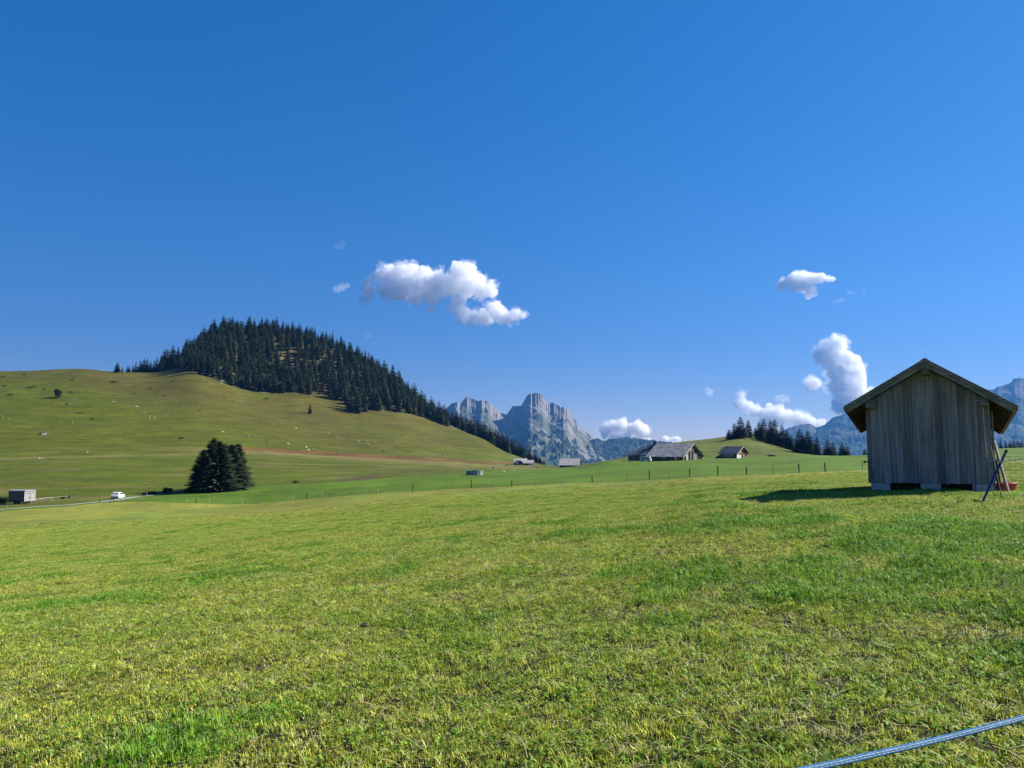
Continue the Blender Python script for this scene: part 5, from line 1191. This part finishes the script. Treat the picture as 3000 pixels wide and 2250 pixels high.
# bird
bp = P(903, 319, 190); bm = bmesh.new()
tube(bm, [(-0.22, 0, 0), (-0.05, 0, 0), (0.12, 0, 0.01), (0.22, 0, 0.02)], [0.015, 0.06, 0.05, 0.01], 8)
for s in (-1, 1):
    a = [bm.verts.new(v) for v in ((0.10, 0.03 * s, 0.03), (-0.06, 0.03 * s, 0.03), (-0.05, 0.28 * s, 0.10), (-0.10, 0.52 * s, 0.06), (0.08, 0.26 * s, 0.11))]
    b_ = [bm.verts.new(v.co + Vector((0, 0, 0.012))) for v in a]
    bm.faces.new(a); bm.faces.new(b_[::-1])
    for i in range(5): bm.faces.new((a[i], a[(i + 1) % 5], b_[(i + 1) % 5], b_[i]))
o = bmobj('bird', bm, M['bird']); o.location = bp; o.rotation_euler = (0, 0.1, 0.6); o.scale = (0.7,) * 3; tag(o, 'tiny dark bird flying high in the blue sky', 'bird')
# soil heaps in the meadow
for i, (a, b, s, lb) in enumerate(((1080, 1835, 0.075, 'dark crumbly molehill in the near meadow, left of centre'), (2215, 1715, 0.10, 'flat dark molehill in the meadow before the shed'), (240, 1868, 0.12, 'wide pale brown bare patch of soil at near left'), (2130, 1915, 0.045, 'small clod of soil in the meadow near the right'))):
    p = hit(a, b); bm = bmesh.new(); bmesh.ops.create_icosphere(bm, subdivisions=4, radius=1)
    for v in bm.verts:
        q = float(fbm(v.co.x * 3 + i * 7, v.co.y * 3 + v.co.z, 60, 4)); v.co = Vector((v.co.x * s * 1.3, v.co.y * s, v.co.z * s * (0.42 if i != 2 else 0.2))) * (0.65 + 0.75 * q)
    o = bmobj('molehill', bm, M['soil']); o.location = p; tag(o, lb, 'molehill', 'molehills')

# ------------------------------------------------------------------ grass: blades as real geometry, scattered over the near meadow
def blade_mat():
    m = bpy.data.materials.new('grass_blade'); m.use_nodes = True; n = m.node_tree; L = n.links.new
    p = n.nodes['Principled BSDF']; out = n.nodes['Material Output']
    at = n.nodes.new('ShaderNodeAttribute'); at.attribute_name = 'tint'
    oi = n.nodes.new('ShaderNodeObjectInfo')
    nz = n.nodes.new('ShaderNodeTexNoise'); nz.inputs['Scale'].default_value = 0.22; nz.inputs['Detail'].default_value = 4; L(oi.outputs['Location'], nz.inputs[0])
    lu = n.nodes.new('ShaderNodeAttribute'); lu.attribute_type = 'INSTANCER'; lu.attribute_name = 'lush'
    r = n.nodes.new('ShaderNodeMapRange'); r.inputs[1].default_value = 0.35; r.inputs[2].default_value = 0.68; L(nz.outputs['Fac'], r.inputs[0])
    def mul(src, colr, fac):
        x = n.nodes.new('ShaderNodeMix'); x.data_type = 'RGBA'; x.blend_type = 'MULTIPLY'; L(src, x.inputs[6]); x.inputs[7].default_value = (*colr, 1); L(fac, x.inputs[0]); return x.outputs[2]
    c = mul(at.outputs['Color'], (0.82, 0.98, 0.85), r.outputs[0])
    c = mul(c, (0.50, 0.78, 0.50), lu.outputs['Fac'])
    r2 = n.nodes.new('ShaderNodeMapRange'); r2.inputs[3].default_value = 0.82; r2.inputs[4].default_value = 1.18; L(oi.outputs['Random'], r2.inputs[0])
    x = n.nodes.new('ShaderNodeMix'); x.data_type = 'RGBA'; x.blend_type = 'MULTIPLY'; x.inputs[0].default_value = 1; L(c, x.inputs[6]); L(r2.outputs[0], x.inputs[7]); c = x.outputs[2]
    L(c, p.inputs['Base Color']); p.inputs['Roughness'].default_value = 0.6; p.inputs['Specular IOR Level'].default_value = 0.15
    tr = n.nodes.new('ShaderNodeBsdfTranslucent'); L(c, tr.inputs[0])
    mx = n.nodes.new('ShaderNodeMixShader'); mx.inputs[0].default_value = 0.27
    L(p.outputs[0], mx.inputs[1]); L(tr.outputs[0], mx.inputs[2]); L(mx.outputs[0], out.inputs[0])
    return m
BM_ = blade_mat()
PATCH = 0.44
def grass_patch(seed, n, hmin, hmax, straw, clover, long_straw):
    rn = np.random.RandomState(seed); V = []; F = []; T = []
    def tint(kind):
        if kind == 0: c = np.array([0.240, 0.300, 0.030])
        elif kind == 1: c = np.array([0.540, 0.520, 0.078])
        elif kind == 2: c = np.array([0.72, 0.62, 0.33])
        else: c = np.array([0.165, 0.270, 0.030])
        return c * rn.uniform(0.65, 1.3)
    # clumped roots: each clump has its own lean, height and share of dry blades
    nc = 20; cl = rn.uniform(-0.5, 0.5, (nc, 2)) * PATCH * 1.1; ca_ = rn.uniform(0, 6.28, nc); ch = rn.uniform(0.7, 1.45, nc); ck = rn.rand(nc)
    for i in range(n):
        h = rn.uniform(hmin, hmax); a = rn.uniform(0, 6.28); u = rn.rand()
        if rn.rand() < 0.68:
            j = rn.randint(nc); q = cl[j] + rn.normal(0, 0.019, 2); h *= ch[j]; a = ca_[j] + rn.normal(0, 0.9); u = 0.55 * u + 0.45 * ck[j]
        else: q = rn.uniform(-0.5, 0.5, 2) * PATCH * 1.1; h *= 0.75
        lean = abs(rn.normal(0.45, 0.4)); w_ = rn.uniform(0.0020, 0.0042)
        kind = 2 if u < straw else (1 if u < straw + 0.48 else 0)
        d = np.array([math.cos(a), math.sin(a)]); s = np.array([-d[1], d[0]]) * w_; b = len(V); c = tint(kind)
        m1 = q + d * h * lean * 0.4; m2 = q + d * h * lean * 1.1
        V += [(*(q - s), -0.02), (*(q + s), -0.02), (*(m1 + s * 0.85), h * 0.55), (*(m1 - s * 0.85), h * 0.55), (*m2, h * (1 - 0.25 * min(lean, 1)))]
        F += [(b, b + 1, b + 2, b + 3), (b + 3, b + 2, b + 4)]; th = np.array([0.085, 0.075, 0.030]); T += [th, th, c, c, c * 1.08]  # thatch brown at blade foot, painted dark to deepen shade between blades
    for i in range(clover):
        q = rn.uniform(-0.5, 0.5, 2) * PATCH; h = rn.uniform(0.4, 0.95) * hmax; rr = rn.uniform(0.0035, 0.0085); c = tint(3); a0 = rn.uniform(0, 6.28); t1, t2 = rn.normal(0, 0.35, 2)
        for k in range(3):
            a = a0 + k * 2.094; cx, cy_ = q[0] + math.cos(a) * rr, q[1] + math.sin(a) * rr; b = len(V)
            for e in range(5):
                ang = a + e * 1.2566; x, y = cx + rr * 0.95 * math.cos(ang), cy_ + rr * 0.95 * math.sin(ang); V.append((x, y, h + (x - q[0]) * t1 + (y - q[1]) * t2)); T.append(c)
            F.append(tuple(range(b, b + 5)))
    for i in range(long_straw):
        q = rn.uniform(-0.5, 0.5, 2) * PATCH; a = rn.uniform(0, 6.28); l = rn.uniform(0.06, 0.18); z0 = rn.uniform(0.015, 0.045); z1 = z0 + rn.normal(0.01, 0.02); d = np.array([math.cos(a), math.sin(a)]); s = np.array([-d[1], d[0]]) * 0.0017; b = len(V); c = np.array([0.55, 0.46, 0.24]) * rn.uniform(0.8, 1.2)
        e = q + d * l; mid = q + d * l * 0.5 + s * rn.normal(0, 3)
        V += [(*(q - s), z0), (*(q + s), z0), (*(mid + s), (z0 + z1) / 2 + 0.008), (*(mid - s), (z0 + z1) / 2 + 0.008), (*(e + s), z1), (*(e - s), z1)]; F += [(b, b + 1, b + 2, b + 3), (b + 3, b + 2, b + 4, b + 5)]; T += [c] * 6
    me = bpy.data.meshes.new('grass_patch'); me.from_pydata([tuple(map(float, v)) for v in V], [], F)
    ca = me.color_attributes.new('tint', 'FLOAT_COLOR', 'POINT'); ca.data.foreach_set('color', np.concatenate([np.array(T), np.ones((len(T), 1))], 1).ravel().astype(np.float32))
    me.materials.append(BM_); me.update()
    return bpy.data.objects.new('grass_patch', me)
gcol = bpy.data.collections.new('grass_sources')
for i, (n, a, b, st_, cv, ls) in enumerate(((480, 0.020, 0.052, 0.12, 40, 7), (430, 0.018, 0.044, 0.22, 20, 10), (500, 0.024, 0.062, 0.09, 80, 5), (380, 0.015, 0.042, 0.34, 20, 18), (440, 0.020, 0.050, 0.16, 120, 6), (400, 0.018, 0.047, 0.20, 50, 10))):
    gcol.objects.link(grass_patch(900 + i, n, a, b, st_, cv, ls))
def scatter_grass():
    rn = np.random.RandomState(11); xs = []; ys = []
    y = 1.2; edges = [(1.2, 16, 2.6), (16, 30, 2.1), (30, 60, 1.5), (60, GRASS_FAR + 4, 1.1)]
    for y0, y1, dens in edges:
        st = PATCH / math.sqrt(dens)
        gx, gy = np.meshgrid(np.arange(-1.15 * y1 - 5, 1.15 * y1 + 5, st), np.arange(y0, y1, st)); gx = gx.ravel() + rn.uniform(-0.42, 0.42, gx.size) * st; gy = gy.ravel() + rn.uniform(-0.42, 0.42, gy.size) * st
        k = np.abs(gx) < 1.15 * gy + 5; xs.append(gx[k]); ys.append(gy[k])
    x = np.concatenate(xs); y = np.concatenate(ys)
    bareK = None; keep = rn.rand(len(x)) < sstep(GRASS_FAR + 4, GRASS_FAR - 45, y)
    sx1 = (x - S0.x) * sx_.x + (y - S0.y) * sx_.y; sy1 = (x - S0.x) * sy_.x + (y - S0.y) * sy_.y
    keep &= ~((sx1 > xl) & (sx1 < xr) & (sy1 > 0.1) & (sy1 < LEN))
    x = x[keep]; y = y[keep]; sx1 = sx1[keep]; sy1 = sy1[keep]; z = ground(x, y); e = 0.25
    gx = (ground(x + e, y) - ground(x - e, y)) / (2 * e); gy = (ground(x, y + e) - ground(x, y - e)) / (2 * e)
    px, py = proj(x, y, z)
    # lusher, darker, taller clumps: by the shed and in scattered spots
    n1 = fbm(x / 2.4, y / 2.4, 70, 4); n2 = fbm(x / 0.7, y / 0.7, 75, 2)
    near = np.exp(-(((px - 2620) / 420) ** 2 + ((py - 1590) / 75) ** 2)); bed = np.exp(-(((px - 2900) / 220) ** 2 + ((py - 1570) / 45) ** 2)); base_ = np.exp(-((sx1 / 4.5) ** 2 + ((sy1 + 1.0) / 2.2) ** 2))
    lush = np.clip(sstep(0.57, 0.70, n1 * 0.5 + n2 * 0.5 + 0.14 * near + 0.16 * bed) * 0.95 + 0.35 * base_, 0, 1)
    bare = sstep(0.40, 0.26, fbm(x / 0.45, y / 0.45, 175, 2))
    k2 = (rn.rand(len(x)) > bare * 0.0) & (y < Y1(x / y) + 1.5)
    x, y, z, gx, gy, lush = (v[k2] for v in (x, y, z, gx, gy, lush))
    n = len(x); me = bpy.data.meshes.new('grass'); me.vertices.add(n); me.vertices.foreach_set('co', np.stack([x, y, z - 0.004], 1).ravel())
    rot = np.stack([np.arctan(gy), -np.arctan(gx), np.zeros(n)], 1)
    for nm, tp_, v in (('tilt', 'FLOAT_VECTOR', rot), ('spin', 'FLOAT', rn.uniform(0, 6.283, n)), ('lush', 'FLOAT', lush), ('hs', 'FLOAT', (0.6 + 0.75 * rn.rand(n)) * (1 + 1.6 * lush * (0.4 + n * 0)))):
        a = me.attributes.new(nm, tp_, 'POINT'); a.data.foreach_set('vector' if tp_ == 'FLOAT_VECTOR' else 'value', np.asarray(v, np.float32).ravel())
    o = bpy.data.objects.new('grass', me); C.objects.link(o); tag(o, 'short yellow green meadow grass with clover and dry straw', 'grass', kind='stuff')
    ng = bpy.data.node_groups.new('grass_scatter', 'GeometryNodeTree')
    ng.interface.new_socket('Geometry', in_out='INPUT', socket_type='NodeSocketGeometry'); ng.interface.new_socket('Geometry', in_out='OUTPUT', socket_type='NodeSocketGeometry')
    N = ng.nodes.new; L = ng.links.new
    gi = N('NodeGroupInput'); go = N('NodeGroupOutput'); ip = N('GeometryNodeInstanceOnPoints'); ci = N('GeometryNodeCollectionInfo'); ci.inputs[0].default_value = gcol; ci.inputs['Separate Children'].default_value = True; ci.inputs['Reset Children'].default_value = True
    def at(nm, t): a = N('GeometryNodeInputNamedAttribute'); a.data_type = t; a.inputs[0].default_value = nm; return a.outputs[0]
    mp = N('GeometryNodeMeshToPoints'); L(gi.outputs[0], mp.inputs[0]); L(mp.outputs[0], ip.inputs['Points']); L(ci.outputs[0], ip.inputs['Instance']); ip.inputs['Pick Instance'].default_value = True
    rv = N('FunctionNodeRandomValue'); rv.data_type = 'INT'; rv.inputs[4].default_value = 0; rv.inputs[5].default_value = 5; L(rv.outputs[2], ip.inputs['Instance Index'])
    e2r = N('FunctionNodeEulerToRotation'); L(at('tilt', 'FLOAT_VECTOR'), e2r.inputs[0]); L(e2r.outputs[0], ip.inputs['Rotation'])
    cx = N('ShaderNodeCombineXYZ'); cx.inputs[0].default_value = 1; cx.inputs[1].default_value = 1; L(at('hs', 'FLOAT'), cx.inputs[2]); L(cx.outputs[0], ip.inputs['Scale'])
    ri = N('GeometryNodeRotateInstances'); c2 = N('ShaderNodeCombineXYZ'); L(at('spin', 'FLOAT'), c2.inputs[2]); L(ip.outputs[0], ri.inputs[0]); L(c2.outputs[0], ri.inputs['Rotation'])
    L(ri.outputs[0], go.inputs[0])
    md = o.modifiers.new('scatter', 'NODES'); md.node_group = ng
    print('grass instances', n)
scatter_grass()

# ------------------------------------------------------------------ clouds: lumpy closed volumes far beyond the haze
def cloud_mat(name, dens, size, seed):
    m = bpy.data.materials.new(name); m.use_nodes = True; n = m.node_tree; n.nodes.clear(); L = n.links.new
    out = n.nodes.new('ShaderNodeOutputMaterial'); v = n.nodes.new('ShaderNodeVolumePrincipled')
    v.inputs['Color'].default_value = (0.995, 0.995, 0.995, 1); v.inputs['Anisotropy'].default_value = 0.2
    tc = n.nodes.new('ShaderNodeTexCoord'); mp = n.nodes.new('ShaderNodeMapping'); mp.inputs['Location'].default_value = (seed * 3.1, seed, 0); L(tc.outputs['Object'], mp.inputs[0])
    nz = n.nodes.new('ShaderNodeTexNoise'); nz.inputs['Scale'].default_value = 1.25 / size; nz.inputs['Detail'].default_value = 7; nz.inputs['Roughness'].default_value = 0.64; L(mp.outputs[0], nz.inputs[0])
    r = n.nodes.new('ShaderNodeMapRange'); r.inputs[1].default_value = 0.35; r.inputs[2].default_value = 0.58; r.inputs[3].default_value = 0.0; r.inputs[4].default_value = dens * 1.9; L(nz.outputs['Fac'], r.inputs[0])
    L(r.outputs[0], v.inputs['Density']); L(v.outputs[0], out.inputs['Volume']); m.cycles.volume_step_rate = 0.5; return m
def cloud(blobs, x0, y0, sc_, Y, label, dens=1.0, seed=1):
    fr = cloud_body('cloud', blobs, x0, y0, sc_, Y, dens * 0.22, seed + 50, 1.7, 1.22)
    if dens > 0.3:
        k = cloud_body('core', blobs, x0, y0, sc_, Y, dens, seed, 1.0, 1.05); k.parent = fr; k.location = k.location - fr.location
    return tag(fr, label, 'cloud')
def cloud_body(name, blobs, x0, y0, sc_, Y, dens, seed, rough, grow):
    bm = bmesh.new(); rn = random.Random(seed); k = Y / FPX; cs = []
    pts = [P(x0 + x / sc_, y0 + y / sc_, Y) for x, y, r in blobs]; cen = sum(pts, Vector()) / len(pts)
    for (x, y, r), p in zip(blobs, pts):
        rr = r / sc_ * k * grow; q = p - cen; q.y += rn.uniform(-0.5, 0.5) * rr
        bmesh.ops.create_icosphere(bm, subdivisions=2, radius=rr, matrix=Matrix.Translation(q))
        for _ in range(3):
            d = Vector((rn.gauss(0, 1), rn.gauss(0, 1), rn.gauss(0.2, 0.8))).normalized(); bmesh.ops.create_icosphere(bm, subdivisions=2, radius=rr * rn.uniform(0.4, 0.6), matrix=Matrix.Translation(q + d * rr * 0.75))
    o = bmobj('cloud', bm, M['cow'])
    mr = min(r for _, _, r in blobs) / sc_ * k
    rm = o.modifiers.new('r', 'REMESH'); rm.mode = 'VOXEL'; rm.voxel_size = max(mr * 0.13, 8)
    sm = o.modifiers.new('s', 'SMOOTH'); sm.iterations = 4; sm.factor = 0.6
    dg = bpy.context.evaluated_depsgraph_get(); me = bpy.data.meshes.new_from_object(o.evaluated_get(dg)); bpy.data.objects.remove(o)
    n = len(me.vertices); co = np.empty(n * 3); me.vertices.foreach_get('co', co); co = co.reshape(-1, 3); no = np.empty(n * 3); me.vertices.foreach_get('normal', no); no = no.reshape(-1, 3)
    av = float(np.mean([r for _, _, r in blobs])) / sc_ * k
    def n3(f, s): return (fbm(co[:, 0] * f + co[:, 1] * 0.7 * f, co[:, 2] * f + 0.3 * co[:, 1] * f, s, 4, 0.6) - 0.5)
    def bl(f, s):
        u = vn(co[:, 0] * f + 0.6 * co[:, 1] * f, co[:, 2] * f - 0.5 * co[:, 1] * f, s); return 0.5 - np.abs(2 * u - 1)
    co = co + no * ((n3(0.9 / av, seed) * 1.0 + n3(3.2 / av, seed + 7) * 0.3 + bl(2.0 / av, seed + 20) * 0.34 + bl(4.6 / av, seed + 30) * 0.20) * av * rough)[:, None]
    me.vertices.foreach_set('co', co.ravel()); me.materials.clear(); me.materials.append(cloud_mat('cloud_vapour', dens * 2.0 / av, av, seed)); me.update()
    o = bpy.data.objects.new(name, me); C.objects.link(o); o.location = cen
    return o
B_MAIN = [(600, 330, 85), (500, 350, 55), (430, 375, 38), (740, 330, 100), (820, 265, 48), (700, 440, 120), (560, 480, 55), (850, 420, 120), (850, 530, 60), (940, 335, 58), (1000, 440, 110), (1060, 355, 55), (1000, 560, 65), (980, 640, 35), (1150, 420, 100), (1250, 310, 78), (1340, 305, 72), (1300, 420, 110), (1420, 400, 75), (1450, 470, 75), (1530, 450, 55), (1550, 490, 42), (410, 470, 60), (400, 550, 48), (1230, 600, 65), (1200, 640, 48), (1290, 690, 65), (1380, 720, 60), (1480, 720, 68), (1580, 650, 68), (1640, 700, 62), (1700, 730, 50), (1780, 700, 48), (1840, 710, 32), (1300, 770, 35)]
cloud(B_MAIN, 950, 700, 3.16, 10900, 'large white cumulus cloud in the middle of the sky', 0.55, 1)
cloud([(110, 460, 28), (160, 445, 34), (210, 425, 24)], 950, 700, 3.16, 10900, 'small wispy cloud just left of the large central cloud', 0.22, 2)
cloud([(395, 885, 22), (425, 885, 22)], 950, 700, 3.16, 10900, 'tiny faint cloud above the right shoulder of the wooded hill', 0.10, 3)
cloud([(120, 70, 30), (150, 55, 34)], 950, 700, 3.16, 10900, 'faintest wisp high above the small left cloud', 0.05, 4)
cloud([(490, 490, 62), (540, 430, 55), (640, 430, 85), (740, 345, 88), (820, 350, 92), (800, 480, 85), (900, 500, 85), (960, 355, 75), (1050, 355, 68), (1150, 355, 62), (1250, 375, 45), (1330, 368, 28), (960, 570, 62), (920, 610, 45), (1000, 560, 50), (700, 530, 55)], 2200, 750, 5.53, 10600, 'small bright cloud high on the right with a tapering tail', 0.6, 5)
cloud([(1340, 735, 30), (1400, 725, 36), (1460, 710, 38), (1560, 605, 26), (1620, 590, 30), (1680, 590, 24), (1820, 565, 26), (1845, 595, 18)], 2200, 750, 5.53, 10600, 'thin broken wisp below the small bright right cloud', 0.07, 6)
cloud([(1330, 350, 66), (1270, 370, 55), (1390, 340, 46), (1230, 430, 66), (1150, 450, 50), (1330, 450, 95), (1400, 480, 60), (1180, 490, 55), (1250, 530, 65), (1450, 560, 58), (1500, 530, 55), (1545, 600, 50), (1535, 660, 55), (1480, 650, 75), (1540, 730, 52), (1500, 760, 75), (1555, 800, 48), (1480, 850, 85), (1560, 870, 60), (1640, 860, 60), (1410, 900, 85), (1420, 790, 75), (1360, 950, 65), (1330, 650, 80), (1330, 750, 70), (1440, 980, 70), (1560, 970, 70)], 2050, 900, 3.318, 14600, 'tall towering cumulus rising behind the shed roof', 0.8, 7)
cloud([(1080, 730, 52), (1110, 745, 50), (1070, 770, 35)], 2050, 900, 3.318, 10300, 'small round cloud puff left of the towering cumulus', 0.45, 8)
cloud([(410, 850, 30), (420, 930, 45), (480, 960, 48), (530, 1000, 52), (600, 1040, 52), (690, 990, 46), (780, 990, 46), (740, 1060, 80), (850, 1060, 62), (940, 1080, 55), (1020, 1090, 55), (1090, 1120, 46), (1170, 1140, 40), (650, 1100, 55), (350, 940, 25)], 2050, 900, 3.318, 10400, 'long low cloud bank behind the knoll trees', 0.45, 9)
cloud([(760, 890, 28), (800, 892, 36), (840, 897, 28)], 2050, 900, 3.318, 11300, 'small flat cloud hovering over the long low bank', 0.22, 10)
cloud([(75, 810, 24), (100, 825, 32), (110, 845, 22)], 2050, 900, 3.318, 11300, 'small lone cloud puff above the slope between barn and knoll', 0.25, 11)
cloud([(50, 490, 36), (130, 460, 62), (220, 430, 72), (310, 420, 72), (330, 390, 46), (450, 460, 62), (520, 460, 82), (600, 490, 62), (640, 500, 40), (200, 570, 55), (380, 590, 55), (550, 600, 55), (660, 620, 36), (100, 540, 55), (280, 600, 55)], 1750, 1150, 4.424, 11500, 'billowy cloud resting on the blue ridge behind the barn', 0.6, 12)
cloud([(890, 610, 44), (960, 640, 44), (1030, 620, 44), (900, 650, 36), (980, 610, 32)], 1750, 1150, 4.424, 11500, 'small low cloud just above the big barn roof', 0.5, 13)

# ------------------------------------------------------------------ haze: one closed box of thin even air
hm = bpy.data.materials.new('haze_air'); hm.use_nodes = True; n = hm.node_tree; n.nodes.clear()
out = n.nodes.new('ShaderNodeOutputMaterial'); v = n.nodes.new('ShaderNodeVolumePrincipled'); v.inputs['Color'].default_value = (0.07, 0.23, 0.56, 1); v.inputs['Density'].default_value = 6.3e-5; v.inputs['Anisotropy'].default_value = 0.3
n.links.new(v.outputs[0], out.inputs['Volume'])
bm = bmesh.new(); box(bm, -9500, 9500, -3500, 9700, -620, 1700)
hz_ = bmobj('haze', bm, hm); tag(hz_, 'thin blue mountain haze', 'haze', kind='stuff'); hz_.display_type = 'WIRE'
print('objects', len(C.objects))
